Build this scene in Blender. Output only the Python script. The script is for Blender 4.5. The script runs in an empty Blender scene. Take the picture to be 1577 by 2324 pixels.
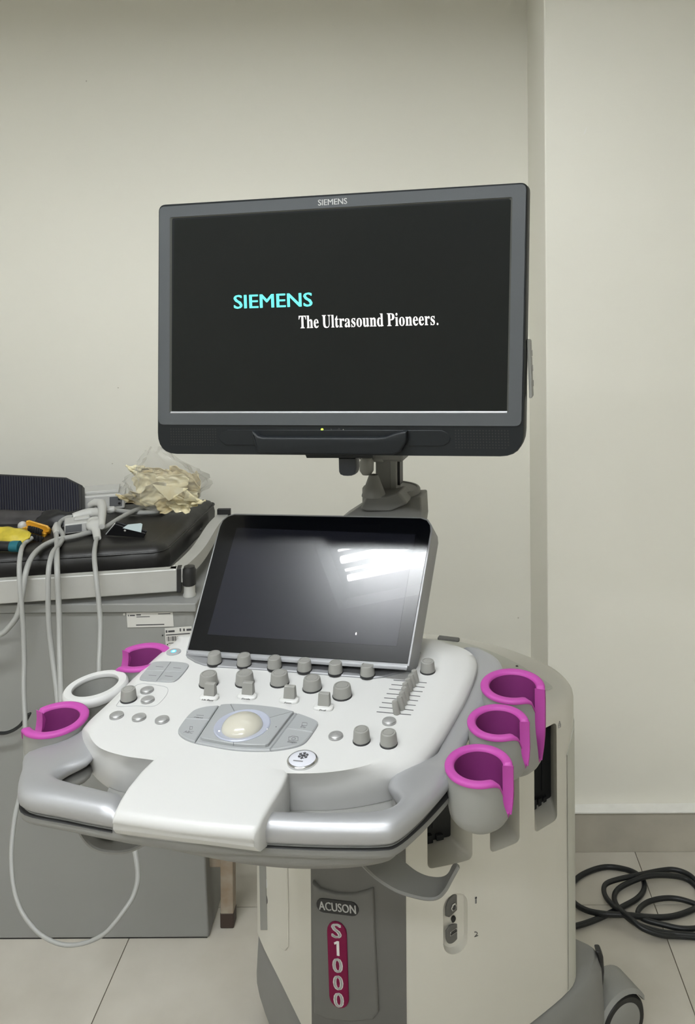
import bpy, bmesh, math, random
import numpy as np
from mathutils import Vector, Matrix

# ---------------------------------------------------------------- camera, world, lights, exposure
SC = bpy.context.scene
COL = SC.collection
F, PX, YH, ROLL, EYE = 1900.0, 957.0, 622.0, 0.006, 1.45     # focal length / principal point (px), eye height (m)
W0, H0 = 1577, 2324
cd = bpy.data.cameras.new('camera')
cam = bpy.data.objects.new('camera', cd)
COL.objects.link(cam)
cam.location = (0, 0, EYE)
cam.matrix_world = Matrix.Translation((0, 0, EYE)) @ Matrix.Rotation(math.pi / 2, 4, 'X') @ Matrix.Rotation(-ROLL, 4, 'Z')
cd.sensor_fit = 'VERTICAL'
cd.sensor_height = 36.0
cd.lens = 36.0 * F / H0
cd.shift_x = -(PX - W0 / 2) / H0
cd.shift_y = (YH - H0 / 2) / H0
cd.clip_start = 0.02
SC.camera = cam
SC.view_settings.view_transform = 'Standard'
SC.view_settings.look = 'None'
SC.view_settings.gamma = 1.0
SC.view_settings.use_curve_mapping = False
SC.view_settings.exposure = 0.42
wd = bpy.data.worlds.new('world')
SC.world = wd
wd.use_nodes = True
wd.node_tree.nodes['Background'].inputs[0].default_value = (0.8, 0.85, 0.9, 1)
wd.node_tree.nodes['Background'].inputs[1].default_value = 0.3

CEIL = 2.75


# the room is lit by its ceiling luminaires only: (position, power); their glowing tubes are built with the room below
FIX = (-0.545, 0.485, CEIL)         # the fixture whose tubes are mirrored in the touch screen
FIXTURES = [(FIX, 73.0), ((-0.05, -1.30, CEIL), 54.0), ((-1.5, -1.6, CEIL), 30.0)]
TUBES = ((-.062, .024), (-.03, .010), (.012, .028), (.05, .008))   # offset across the tray, tube diameter
TUBE_COLOR = (0.95, 0.985, 1.0)
TRAY_W, TRAY_D = 0.30, 0.085

# ---------------------------------------------------------------- geometry helpers
V3 = lambda *a: np.array(a, float)
EYE_P = V3(0, 0, EYE)


def ray(px, py):
    u, w = px - PX, py - YH
    u, w = u - ROLL * w, w + ROLL * u
    return V3(u / F, 1.0, -w / F)


def at_z(px, py, z):
    d = ray(px, py)
    return EYE_P + d * ((z - EYE) / d[2])


def at_y(px, py, y):
    return EYE_P + ray(px, py) * y


def on_plane(px, py, o, n):
    d = ray(px, py)
    return EYE_P + d * (np.dot(o - EYE_P, n) / np.dot(d, n))


def unit(v):
    v = np.asarray(v, float)
    return v / np.linalg.norm(v)


def frame(o, x, y, z=None):
    z = np.cross(x, y) if z is None else z
    m = Matrix.Identity(4)
    for i in range(3):
        m[i][0], m[i][1], m[i][2], m[i][3] = x[i], y[i], z[i], o[i]
    return m


def cr(pts, n, closed=False):
    """Catmull-Rom through the points, n samples per span."""
    P = [np.asarray(p, float) for p in pts]
    m = len(P)
    out = []
    for i in range(m if closed else m - 1):
        if closed:
            a, b, c, d = P[(i - 1) % m], P[i], P[(i + 1) % m], P[(i + 2) % m]
        else:
            b, c = P[i], P[i + 1]
            a = P[i - 1] if i else 2 * b - c
            d = P[i + 2] if i + 2 < m else 2 * c - b
        for j in range(n):
            t = j / n
            out.append(0.5 * (2 * b + (c - a) * t + (2 * a - 5 * b + 4 * c - d) * t * t + (3 * b - a - 3 * c + d) * t ** 3))
    if not closed:
        out.append(P[-1])
    return out


class MB:
    """Collects vertices and faces of one mesh."""

    def __init__(self):
        self.v, self.f, self.mi = [], [], []

    def add(self, vs, fs, mi=0):
        k = len(self.v)
        self.v += [tuple(map(float, x)) for x in vs]
        for f in fs:
            self.f.append([i + k for i in f])
            self.mi.append(mi)
        return self

    def loft(self, rings, closed=True, cap0=True, cap1=True, mi=0, ring_closed=False):
        n = len(rings[0])
        vs = [p for r in rings for p in r]
        fs = []
        m = len(rings)
        for i in range(m if ring_closed else m - 1):
            a, b = i * n, ((i + 1) % m) * n
            for j in range(n if closed else n - 1):
                k = (j + 1) % n
                fs.append((a + j, a + k, b + k, b + j))
        if closed and not ring_closed:
            if cap0:
                fs.append(tuple(range(n - 1, -1, -1)))
            if cap1:
                fs.append(tuple(range((m - 1) * n, m * n)))
        return self.add(vs, fs, mi)

    def tube(self, path, r, n=10, caps=True, mi=0):
        P = [np.asarray(p, float) for p in path]
        R = r if hasattr(r, '__len__') else [r] * len(P)
        rings = []
        up = None
        for i, p in enumerate(P):
            t = unit(P[min(i + 1, len(P) - 1)] - P[max(i - 1, 0)])
            if up is None:
                up = V3(0, 0, 1) if abs(t[2]) < .9 else V3(1, 0, 0)
            x = unit(np.cross(up, t))
            up = unit(np.cross(t, x))
            rings.append([p + R[i] * (math.cos(2 * math.pi * k / n) * x + math.sin(2 * math.pi * k / n) * up) for k in range(n)])
        return self.loft(rings, cap0=caps, cap1=caps, mi=mi)

    def lathe(self, prof, M=None, n=24, mi=0, cap0=True, cap1=True, facet=None):
        M = M or Matrix.Identity(4)
        rings = []
        for r, z in prof:
            rings.append([M @ Vector((r * math.cos(2 * math.pi * k / n), r * math.sin(2 * math.pi * k / n), z)) for k in range(n)])
        return self.loft(rings, cap0=cap0, cap1=cap1, mi=mi)

    def box(self, M, sx, sy, sz, mi=0, z0=None):
        z0 = -sz / 2 if z0 is None else z0
        vs = [M @ Vector((x * sx / 2, y * sy / 2, z0 + z * sz)) for z in (0, 1) for x, y in ((-1, -1), (1, -1), (1, 1), (-1, 1))]
        return self.add(vs, [(3, 2, 1, 0), (4, 5, 6, 7), (0, 1, 5, 4), (1, 2, 6, 5), (2, 3, 7, 6), (3, 0, 4, 7)], mi)

    def slab(self, pts, n, h, ch=0.0, mi=0, steps=1):
        """Prism on a planar outline, extruded by n*h, upper edge rounded by ch."""
        P = [np.asarray(p, float) for p in pts]
        n = unit(n)
        area = sum(np.cross(P[i], P[(i + 1) % len(P)]) for i in range(len(P)))
        if np.dot(area, n) < 0:
            P = P[::-1]
        rings = [P]
        if ch > 0:
            for s in range(steps + 1):
                a = (math.pi / 2) * s / steps if steps > 1 else s * math.pi / 2
                d = ch * (1 - math.cos(a))
                z = h - ch + ch * math.sin(a)
                rings.append([q + n * z for q in inset(P, n, d)])
        else:
            rings.append([p + n * h for p in P])
        return self.loft(rings, mi=mi)


def inset(P, n, d):
    if d == 0:
        return P
    m = len(P)
    out = []
    for i in range(m):
        a, b = P[i] - P[i - 1], P[(i + 1) % m] - P[i]
        la, lb = np.linalg.norm(a), np.linalg.norm(b)
        na, nb = np.cross(n, a / max(la, 1e-9)), np.cross(n, b / max(lb, 1e-9))
        k = na + nb
        q = np.dot(k, k)
        out.append(P[i] + k * (2 * d / max(q, 0.8)))
    return out


def clip(P, o, d):
    """Keep the part of polygon P (points) where dot(p-o, d) >= 0."""
    out = []
    for i in range(len(P)):
        a, b = P[i - 1], P[i]
        da, db = np.dot(a - o, d), np.dot(b - o, d)
        if (da >= 0) != (db >= 0):
            out.append(a + (b - a) * (da / (da - db)))
        if db >= 0:
            out.append(b)
    return out


WM = {}                                                    # world matrices of everything built here


def link(name, data, parent, M):
    o = bpy.data.objects.new(name, data)
    COL.objects.link(o)
    if parent is not None:
        o.parent = parent
        o.matrix_local = WM[parent.name].inverted() @ M
    else:
        o.matrix_world = M
    WM[o.name] = M
    return o


def mesh_of(name, mb, mats, M, smooth=True, angle=38):
    me = bpy.data.meshes.new(name)
    inv = M.inverted()
    me.from_pydata([tuple(inv @ Vector(v)) for v in mb.v], [], mb.f)
    for m in (mats if isinstance(mats, (list, tuple)) else [mats]):
        me.materials.append(m)
    me.polygons.foreach_set('material_index', mb.mi)
    bm = bmesh.new()
    bm.from_mesh(me)
    bmesh.ops.recalc_face_normals(bm, faces=bm.faces)
    bm.to_mesh(me)
    bm.free()
    if smooth:
        me.polygons.foreach_set('use_smooth', [True] * len(me.polygons))
        me.set_sharp_from_angle(angle=math.radians(angle))
    me.update()
    return me


def part(name, mb, mats, parent, M=None, smooth=True, angle=38, bevel=0, label=None):
    M = M or (WM[parent.name] if parent is not None else Matrix.Identity(4))
    o = link(name, mesh_of(name, mb, mats, M, smooth, angle), parent, M)
    if bevel:
        b = o.modifiers.new('bevel', 'BEVEL')
        b.width, b.segments, b.limit_method, b.angle_limit = bevel, 3, 'ANGLE', math.radians(40)
        b.harden_normals = True
    if label:
        o['label'] = label
    return o


def clone(src, parent, M):
    o = src.copy()
    COL.objects.link(o)
    o.parent = parent
    o.matrix_parent_inverse = Matrix.Identity(4)
    o.matrix_local = WM[parent.name].inverted() @ M
    WM[o.name] = M
    return o


def tag(o, label, cat, group=None):
    o['label'], o['category'] = label, cat
    if group:
        o['group'] = group
    return o


def thing(name, label, cat, loc, group=None):
    o = link(name, None, None, Matrix.Translation(Vector(loc)))
    o.empty_display_size = .05
    return tag(o, label, cat, group)


def solid(name, label, cat, mb, mats, loc, group=None, **k):
    o = part(name, mb, mats, None, M=Matrix.Translation(Vector(loc)), **k)
    return tag(o, label, cat, group)


def struct(name, mb, mats, **k):
    o = part(name, mb, mats, None, **k)
    o['kind'] = 'structure'
    return o


def text_mb(body, size, M, bold=0.0, align='CENTER', depth=0.0002, space=1.0, sx=1.0):
    cu = bpy.data.curves.new('t', 'FONT')
    cu.body, cu.size, cu.align_x, cu.align_y = body, size, align, 'CENTER'
    cu.extrude, cu.space_character = depth, space
    cu.resolution_u = 3
    o = bpy.data.objects.new('t', cu)
    COL.objects.link(o)
    dg = bpy.context.evaluated_depsgraph_get()
    me = bpy.data.meshes.new_from_object(o.evaluated_get(dg))
    mb = MB()
    for k, dx in enumerate((-1, -.33, .33, 1) if bold else (0,)):
        mb.add([M @ Vector((v.co.x * sx + dx * bold * size, v.co.y + dx * .25 * bold * size, v.co.z)) for v in me.vertices], [tuple(p.vertices) for p in me.polygons])
    bpy.data.objects.remove(o)
    bpy.data.curves.remove(cu)
    bpy.data.meshes.remove(me)
    return mb


GLY = {"T":[423,[[[92,0],[92,17],[142,31],[156,81],[156,433],[149,433],[65,403],[29,318],[11,318],[11,455],[410,455],[410,317],[394,317],[382,368],[357,404],[319,426],[269,433],[263,433],[263,81],[276,30],[328,17],[328,0]]]],"h":[381,[[[18,0],[18,16],[45,26],[52,56],[52,399],[46,429],[19,440],[19,455],[148,455],[148,267],[168,289],[191,305],[216,315],[243,318],[281,311],[308,292],[325,259],[330,212],[330,56],[337,26],[363,16],[363,0],[202,0],[202,16],[207,16],[235,56],[235,217],[229,258],[203,271],[148,235],[148,56],[154,26],[180,16],[180,0]]]],"e":[301,[[[154,-10],[85,10],[37,69],[19,157],[38,240],[87,298],[157,318],[185,316],[209,309],[230,297],[249,280],[264,259],[274,234],[281,206],[283,173],[283,166],[117,166],[123,112],[138,73],[164,50],[199,42],[270,86],[285,73],[258,36],[227,10],[193,-5]],[[116,192],[201,192],[201,215],[193,277],[161,297],[141,291],[127,274],[119,244],[116,203]]]],"U":[492,[[[248,-13],[205,-10],[168,-2],[138,11],[114,29],[96,52],[83,81],[76,115],[73,155],[73,379],[61,424],[15,439],[15,455],[240,455],[240,439],[202,432],[185,415],[181,379],[181,140],[203,51],[275,22],[326,31],[363,56],[385,99],[392,159],[392,378],[379,423],[328,439],[328,455],[474,455],[474,439],[433,421],[422,378],[422,181],[419,133],[412,92],[398,58],[380,32],[355,12],[325,-2],[289,-10]]]],"l":[199,[[[18,0],[18,16],[45,26],[52,56],[52,398],[47,429],[20,439],[20,455],[148,455],[148,56],[154,26],[180,16],[180,0]]]],"t":[228,[[[124,-9],[66,10],[48,71],[48,279],[20,279],[20,300],[88,369],[129,424],[144,424],[144,310],[208,310],[208,279],[144,279],[144,82],[149,51],[168,40],[206,75],[222,66],[205,33],[182,10],[155,-4]]]],"r":[287,[[[18,0],[18,16],[45,26],[52,56],[52,252],[46,285],[20,293],[21,310],[146,310],[146,252],[187,301],[233,318],[275,304],[289,266],[278,234],[248,222],[222,231],[207,250],[189,260],[162,241],[149,192],[149,56],[159,25],[197,16],[197,0]]]],"a":[344,[[[255,-10],[232,-7],[216,1],[205,15],[200,35],[177,16],[151,2],[124,-6],[95,-9],[40,11],[20,63],[63,136],[199,190],[199,241],[187,282],[148,296],[104,274],[113,257],[123,231],[110,202],[77,191],[45,203],[33,236],[49,278],[95,308],[162,318],[263,292],[293,210],[293,62],[295,40],[304,34],[320,42],[329,28]],[[151,34],[174,41],[199,63],[199,169],[164,157],[138,138],[123,114],[118,84]]]],"s":[288,[[[151,-10],[87,6],[73,9],[51,-9],[36,-9],[36,105],[53,105],[87,39],[140,15],[179,27],[192,58],[156,105],[107,130],[54,169],[37,220],[65,291],[141,319],[166,316],[199,308],[206,306],[213,305],[230,319],[244,319],[244,222],[228,222],[196,277],[149,296],[116,286],[105,259],[115,232],[146,212],[191,189],[241,151],[257,95],[228,18]]]],"o":[336,[[[169,-10],[90,11],[38,70],[19,154],[38,239],[90,297],[168,318],[245,298],[298,240],[317,154],[298,69],[245,11]],[[169,11],[209,39],[217,81],[220,154],[208,271],[169,299],[128,271],[117,154],[120,82],[128,39]]]],"u":[375,[[[131,-10],[65,17],[46,97],[46,248],[39,282],[11,294],[11,310],[142,310],[142,74],[151,46],[177,36],[228,66],[228,248],[221,283],[189,294],[189,310],[324,310],[324,70],[331,39],[360,30],[360,13],[228,-10],[228,40],[186,3]]]],"n":[381,[[[18,0],[18,16],[45,26],[52,56],[52,253],[46,284],[19,294],[19,310],[148,310],[148,267],[167,289],[190,305],[215,315],[243,318],[281,311],[308,292],[325,259],[330,212],[330,56],[337,26],[363,16],[363,0],[202,0],[202,16],[207,16],[235,56],[235,217],[229,258],[203,271],[148,235],[148,56],[154,26],[180,16],[180,0]]]],"d":[370,[[[140,-10],[78,10],[35,66],[19,147],[36,237],[81,297],[146,318],[223,280],[223,401],[212,430],[176,439],[176,455],[319,455],[319,75],[325,41],[353,28],[353,11],[223,-10],[223,39],[207,17],[188,2],[165,-7]],[[171,28],[202,41],[223,76],[223,242],[206,270],[174,281],[130,250],[118,153],[130,58]]]],"P":[418,[[[15,0],[15,17],[62,32],[75,81],[75,379],[62,424],[16,439],[16,455],[214,455],[336,440],[390,398],[409,332],[406,305],[398,280],[385,259],[367,240],[343,225],[314,214],[281,208],[242,206],[182,206],[182,81],[194,32],[242,17],[242,0]],[[182,230],[201,230],[272,253],[292,329],[275,406],[216,431],[189,424],[182,398]]]],"i":[198,[[[101,362],[65,376],[50,412],[65,449],[101,463],[137,449],[151,412],[136,376]],[[18,0],[18,16],[45,26],[52,56],[52,252],[47,285],[20,293],[21,310],[148,310],[148,56],[154,26],[180,16],[180,0]]]]}


def serif_mb(body, size, M, depth=0.0002):
    """Bold serif lettering from its own outline table (cap height = size)."""
    cu = bpy.data.curves.new('t', 'CURVE')
    cu.dimensions, cu.fill_mode, cu.extrude = '2D', 'BOTH', depth
    x, k = 0.0, size / 455
    for c in body:
        if c == ' ':
            x += 165
            continue
        adv, outs = GLY[c] if c != '.' else (190, [[(95 + 42 * math.cos(a * .7854), 32 + 42 * math.sin(a * .7854)) for a in range(8)]])
        for s in outs:
            sp = cu.splines.new('POLY')
            sp.points.add(len(s) - 1)
            for p, (a, b) in zip(sp.points, s):
                p.co = ((x + a) * k, b * k, 0, 1)
            sp.use_cyclic_u = True
        x += adv + 6
    o = bpy.data.objects.new('t', cu)
    COL.objects.link(o)
    me = bpy.data.meshes.new_from_object(o.evaluated_get(bpy.context.evaluated_depsgraph_get()))
    mb = MB()
    w = x * k
    mb.add([M @ Vector((v.co.x - w / 2, v.co.y - size / 2, v.co.z)) for v in me.vertices], [tuple(p.vertices) for p in me.polygons])
    bpy.data.objects.remove(o)
    bpy.data.curves.remove(cu)
    return mb, w


# ---------------------------------------------------------------- materials
def srgb(r, g, b):
    f = lambda c: (c / 255 / 12.92) if c <= 10 else ((c / 255 + .055) / 1.055) ** 2.4
    return (f(r), f(g), f(b))


def mat(name, col, rough=.5, metal=0.0, noise=0.0, nscale=20.0, bump=0.0, bscale=200.0, coat=0.0, emit=None, estr=0.0, spec=.5, col2=None, coat_r=.03):
    m = bpy.data.materials.new(name)
    m.use_nodes = True
    nt = m.node_tree
    b = nt.nodes['Principled BSDF']
    b.inputs['Base Color'].default_value = (*col, 1)
    b.inputs['Roughness'].default_value = rough
    b.inputs['Metallic'].default_value = metal
    b.inputs['Specular IOR Level'].default_value = spec
    if coat:
        b.inputs['Coat Weight'].default_value = coat
        b.inputs['Coat Roughness'].default_value = coat_r
    if emit:
        b.inputs['Emission Color'].default_value = (*emit, 1)
        b.inputs['Emission Strength'].default_value = estr
    tc = nt.nodes.new('ShaderNodeTexCoord')
    if noise or col2:
        n = nt.nodes.new('ShaderNodeTexNoise')
        n.inputs['Scale'].default_value = nscale
        n.inputs['Detail'].default_value = 6
        nt.links.new(tc.outputs['Object'], n.inputs['Vector'])
        r = nt.nodes.new('ShaderNodeValToRGB')
        r.color_ramp.elements[0].position, r.color_ramp.elements[1].position = .3, .7
        c2 = col2 or tuple(c * (1 + noise) for c in col)
        c1 = col if col2 else tuple(c * (1 - noise) for c in col)
        r.color_ramp.elements[0].color, r.color_ramp.elements[1].color = (*c1, 1), (*c2, 1)
        nt.links.new(n.outputs['Fac'], r.inputs['Fac'])
        nt.links.new(r.outputs['Color'], b.inputs['Base Color'])
    if bump:
        n2 = nt.nodes.new('ShaderNodeTexNoise')
        n2.inputs['Scale'].default_value = bscale
        n2.inputs['Detail'].default_value = 3
        nt.links.new(tc.outputs['Object'], n2.inputs['Vector'])
        bp = nt.nodes.new('ShaderNodeBump')
        bp.inputs['Strength'].default_value = bump
        bp.inputs['Distance'].default_value = .002
        nt.links.new(n2.outputs['Fac'], bp.inputs['Height'])
        nt.links.new(bp.outputs['Normal'], b.inputs['Normal'])
    return m


M_WALL = mat('painted_wall', (.79, .772, .695), .75, noise=.02, nscale=1.5, bump=.12, bscale=35)
M_CEIL = mat('ceiling_paint', (.48, .475, .44), .8)
M_SKIRT = mat('skirting_tile', (.47, .44, .375), .45, noise=.12, nscale=9)
M_LEDGE = mat('white_ledge', (.82, .81, .77), .6, noise=.05)
M_TILE = mat('floor_tile', (.53, .495, .425), .38, col2=(.65, .615, .545), nscale=5, bump=.05, bscale=60)
M_GROUT = mat('floor_grout', (.16, .13, .10), .8, noise=.2)
M_WHITE = mat('white_console_plastic', (.60, .60, .59), .38)
M_BODY = mat('warm_white_body_plastic', (.68, .66, .595), .48, bump=.02, bscale=900)
M_COVER = mat('grey_cover_plastic', (.135, .133, .125), .55, bump=.02, bscale=900)
M_GREY = mat('mid_grey_plastic', (.23, .228, .218), .5)
M_DECK = mat('grey_green_deck_plastic', (.58, .58, .52), .5)
M_SILVER = mat('silver_paint', (.44, .445, .46), .46, metal=.6)
M_WING = mat('silver_grey_plastic', (.29, .295, .305), .45, metal=.25)
M_SEAM = mat('dark_seam', (.02, .02, .02), .7)
M_PURPLE = mat('magenta_purple_rubber', (.42, .055, .315), .6, bump=.03, bscale=600)
M_PURPLE_SHADE = mat('shaded_purple_rubber', (.20, .024, .150), .6)  # liner purple, darkened: the shade inside the cups is put into the colour
M_CUP = mat('light_grey_cup_plastic', (.29, .29, .272), .45)
M_KNOB = mat('grey_knob_plastic', (.27, .267, .25), .42)
M_KNOBCAP = mat('grey_knob_cap', (.34, .34, .335), .36, metal=.3)
M_KEY = mat('grey_key_plastic', (.33, .342, .348), .42)
M_BLACK = mat('black_plastic', (.012, .012, .013), .42)
M_HOUSE = mat('charcoal_monitor_plastic', (.008, .010, .012), .45, spec=.3)
M_BEZEL = mat('slate_grey_bezel', (.068, .074, .081), .42)
M_BEZEL_SHADE = mat('shaded_bezel_slope', (.045, .047, .042), .45)  # frame grey, darkened: the shade on the inner slope is painted in
M_SCREEN = mat('monitor_screen', (.006, .0072, .0072), .30, spec=.25)
M_GLASS = mat('black_touch_glass', (.001, .0015, .003), .21, spec=.5, coat=.2, coat_r=.012)
M_DISP = mat('touch_display', (.010, .011, .018), .22, spec=.5, coat=.25, coat_r=.012)
M_CYAN = mat('cyan_screen_lettering', (.05, .3, .3), .5, emit=(.16, .92, .82), estr=.85)
M_GLOW = mat('white_screen_lettering', (.3, .3, .3), .5, emit=(1, .97, .93), estr=.85)
M_PRINT = mat('white_print', (.75, .75, .74), .5)
M_DARKPRINT = mat('dark_print', (.05, .05, .055), .6)
M_GREYPRINT = mat('grey_print', (.17, .17, .175), .6)
M_MAROON = mat('maroon_badge', (.19, .006, .05), .5, spec=.2)
M_BALL = mat('ivory_trackball', (.52, .50, .425), .18, coat=.5)
M_RING = mat('lit_track_ring', (.34, .36, .43), .3, emit=(.75, .8, 1), estr=.05)
M_FREEZE = mat('lit_freeze_button', (.56, .57, .62), .25, emit=(.9, .92, 1), estr=.08, coat=.5)
M_CHROME = mat('chrome_rim', (.6, .6, .6), .2, metal=.9)
M_BLUE = mat('blue_power_light', (.02, .2, .6), .4, emit=(.02, .38, 1), estr=1.6)
M_BLUEHOT = mat('pale_blue_power_light', (.4, .7, 1), .4, emit=(.45, .85, 1), estr=1.3)
M_LED = mat('green_led', (.4, .6, .02), .4, emit=(.6, 1, .05), estr=2.5)
M_TYRE = mat('black_tyre', (.012, .012, .012), .5)
M_VINYL = mat('black_vinyl', (.013, .0122, .0115), .47, bump=.35, bscale=14)
M_RAIL = mat('silver_rail', (.47, .47, .45), .4, metal=.25, noise=.04)
M_CAB = mat('grey_painted_cabinet', (.27, .272, .262), .45, noise=.03, nscale=4)
M_CABSIDE = M_CAB
M_PEEL = mat('peeling_leg_paint', (.42, .37, .30), .6, col2=(.30, .22, .15), nscale=28)
M_RUST = mat('brown_rubber_foot', (.055, .035, .028), .6)
M_CABLE = mat('pale_grey_cable', (.36, .363, .35), .45)
M_PROBE = mat('off_white_probe_plastic', (.52, .52, .50), .4)
M_PROBELABEL = mat('probe_grey_label', (.12, .125, .13), .5)
M_NAVY = mat('navy_ribbed_cloth', (.010, .011, .026), .65)
M_CHAR = mat('charcoal_cloth', (.045, .042, .042), .7, noise=.3, nscale=30)
M_YELLOW = mat('yellow_plastic', (.70, .36, .03), .4)
M_LEMON = mat('lemon_cloth', (.55, .44, .04), .55, noise=.2, nscale=40)
M_TEAL = mat('teal_plastic', (.01, .13, .17), .4)
M_CARD = mat('pale_blue_card', (.42, .50, .51), .35)
M_CREAM = mat('cream_latex', (.74, .64, .38), .5, col2=(.80, .75, .54), nscale=60)
M_TAN = mat('tan_latex', (.60, .48, .25), .55, col2=(.70, .62, .40), nscale=70)
M_PAPER = mat('white_sticker_paper', (.60, .59, .56), .6)
M_CORD = mat('black_cord_rubber', (.010, .0115, .013), .4)
M_WALLET = mat('black_leather', (.008, .008, .010), .5)
M_LAMP = mat('lamp_housing', (.18, .18, .18), .5)

M_BAG = bpy.data.materials.new('clear_plastic_film')
M_BAG.use_nodes = True
nt = M_BAG.node_tree
pb = nt.nodes['Principled BSDF']
tr = nt.nodes.new('ShaderNodeBsdfTransparent')
mx = nt.nodes.new('ShaderNodeMixShader')
pb.inputs['Base Color'].default_value = (.62, .61, .56, 1)
pb.inputs['Roughness'].default_value = .22
mx.inputs[0].default_value = .22
nt.links.new(tr.outputs[0], mx.inputs[1])
nt.links.new(pb.outputs[0], mx.inputs[2])
nt.links.new(mx.outputs[0], nt.nodes['Material Output'].inputs[0])

# ---------------------------------------------------------------- the room
WALL_Y, PIER_Y, PIER_X = 2.46, 2.125, 0.314
XL, XR, YB = -2.3, 2.3, -3.2
I4 = Matrix.Identity(4)
T = lambda x, y, z: Matrix.Translation((x, y, z))


def block(x0, x1, y0, y1, z0, z1):
    return MB().box(T((x0 + x1) / 2, (y0 + y1) / 2, (z0 + z1) / 2), x1 - x0, y1 - y0, z1 - z0)


struct('wall_back', block(XL, PIER_X + .02, WALL_Y, WALL_Y + .12, -.02, CEIL), M_WALL, smooth=False)
struct('wall_pier', block(PIER_X, XR, PIER_Y, WALL_Y + .12, -.02, CEIL), M_WALL, bevel=.004)
struct('wall_left', block(XL - .12, XL, YB - .12, WALL_Y + .12, -.02, CEIL), M_WALL, smooth=False)
struct('wall_right', block(XR, XR + .12, YB - .12, WALL_Y + .12, -.02, CEIL), M_WALL, smooth=False)
struct('wall_rear', block(XL, XR, YB - .12, YB, -.02, CEIL), M_WALL, smooth=False)
struct('ceiling', block(XL - .12, XR + .12, YB - .12, WALL_Y + .12, CEIL, CEIL + .1), M_CEIL, smooth=False)
struct('baseboard_right', block(PIER_X, XR, PIER_Y - .03, PIER_Y, 0, .0985), M_SKIRT, bevel=.0015)
struct('trim_1', block(PIER_X, XR, PIER_Y - .034, PIER_Y, .0985, .1035), M_LEDGE, bevel=.0015)
struct('baseboard_back', block(XL, PIER_X, WALL_Y - .03, WALL_Y, 0, .0985), M_SKIRT, bevel=.0015)
floor = struct('floor', block(XL - .12, XR + .12, YB - .12, WALL_Y + .12, -.06, -.0022), M_GROUT, smooth=False)
wb_ = bpy.data.objects['wall_back']
for x, y, r in ((196, 184, .0022), (268, 880, .0018), (255, 1052, .002), (1176, 1402, .0022)):
    q = at_y(x, y, WALL_Y)
    part('nail_hole', MB().lathe([(r, 0), (r * .6, .001), (0, .001)], Matrix.Translation(tuple(q)) @ Matrix.Rotation(math.pi / 2, 4, 'X'), 8), M_SKIRT, wb_)
q = at_y(1327, 298, PIER_Y)
part('plaster_scuff', MB().slab([q + V3(a, 0, b) for a, b in ((-.004, -.010), (.001, -.004), (.006, .012), (.002, .006))], V3(0, -1, 0), .0006), M_LEDGE, bpy.data.objects['wall_pier'])
rnd = random.Random(5)
TS, GX, GY = 0.587, -0.062, 1.921
tiles = {}
for i in range(-5, 6):
    for j in range(-10, 2):
        x0, x1 = max(GX + i * TS, XL), min(GX + (i + 1) * TS, XR)
        y0, y1 = max(GY + j * TS, YB), min(GY + (j + 1) * TS, WALL_Y)
        if x1 - x0 < .02 or y1 - y0 < .02:
            continue
        g = .0011
        key = (round(x1 - x0, 4), round(y1 - y0, 4))
        M = T((x0 + x1) / 2, (y0 + y1) / 2, 0)
        if key not in tiles:
            tiles[key] = part('floor_tile', MB().box(M, x1 - x0 - 2 * g, y1 - y0 - 2 * g, .012, z0=-.012), M_TILE, floor, M=M, smooth=False)
        else:
            clone(tiles[key], floor, M)
for k, ((fx, fy, fz), pw) in enumerate(FIXTURES):          # ceiling luminaires: tray with side walls, glowing tubes inside
    lab = ('white fluorescent ceiling light mirrored in the touch screen', 'white fluorescent ceiling light behind the viewer', 'white fluorescent ceiling light at the far end of the room')[k]
    t = thing('ceiling_light', lab, 'lamp', (fx, fy, fz), 'ceiling lights')
    mb = MB().box(T(fx, fy, fz), 1.28, TRAY_W, .004, z0=-.004)
    for s in (-1, 1):
        mb.box(T(fx, fy + s * TRAY_W / 2, fz), 1.28, .006, TRAY_D, z0=-TRAY_D)
        mb.box(T(fx + s * .64, fy, fz), .006, TRAY_W, TRAY_D, z0=-TRAY_D)
    part('lamp_tray', mb, M_LAMP, t, smooth=False)
    M_TUBE = mat('glowing_tube_%d' % k, (.8, .8, .8), .5, emit=TUBE_COLOR, estr=pw / (math.pi * math.pi * 1.18 * sum(q[1] for q in TUBES)))
    for dy, tw in TUBES:
        part('lamp_tube', MB().lathe([(tw / 2, -.59), (tw / 2, .59)], Matrix.Translation((fx, fy + dy, fz - .022)) @ Matrix.Rotation(math.pi / 2, 4, 'Y'), 12), M_TUBE, t)

# ---------------------------------------------------------------- ultrasound machine: frames
psi, til, rol = math.radians(11.46), math.radians(2.28), math.radians(.55)
CV = unit(V3(math.sin(psi) * math.cos(til), math.cos(psi) * math.cos(til), math.sin(til)))
CU = V3(math.cos(psi) * math.cos(rol), -math.sin(psi) * math.cos(rol), math.sin(rol))
CU = unit(CU - np.dot(CU, CV) * CV)
CN = np.cross(CU, CV)
CO = at_z(550, 1658, .925)                                 # centre of the trackball on the console plane
CP = lambda px, py, h=0.0: on_plane(px, py, CO + CN * h, CN)
CF = lambda p: frame(p, CU, CV, CN)
UZ = V3(0, 0, 1)

mach = thing('ultrasound_machine', 'white and grey ultrasound machine on casters with lit monitor and purple probe cups', 'medical machine', (-.03, 1.55, 0))

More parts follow.
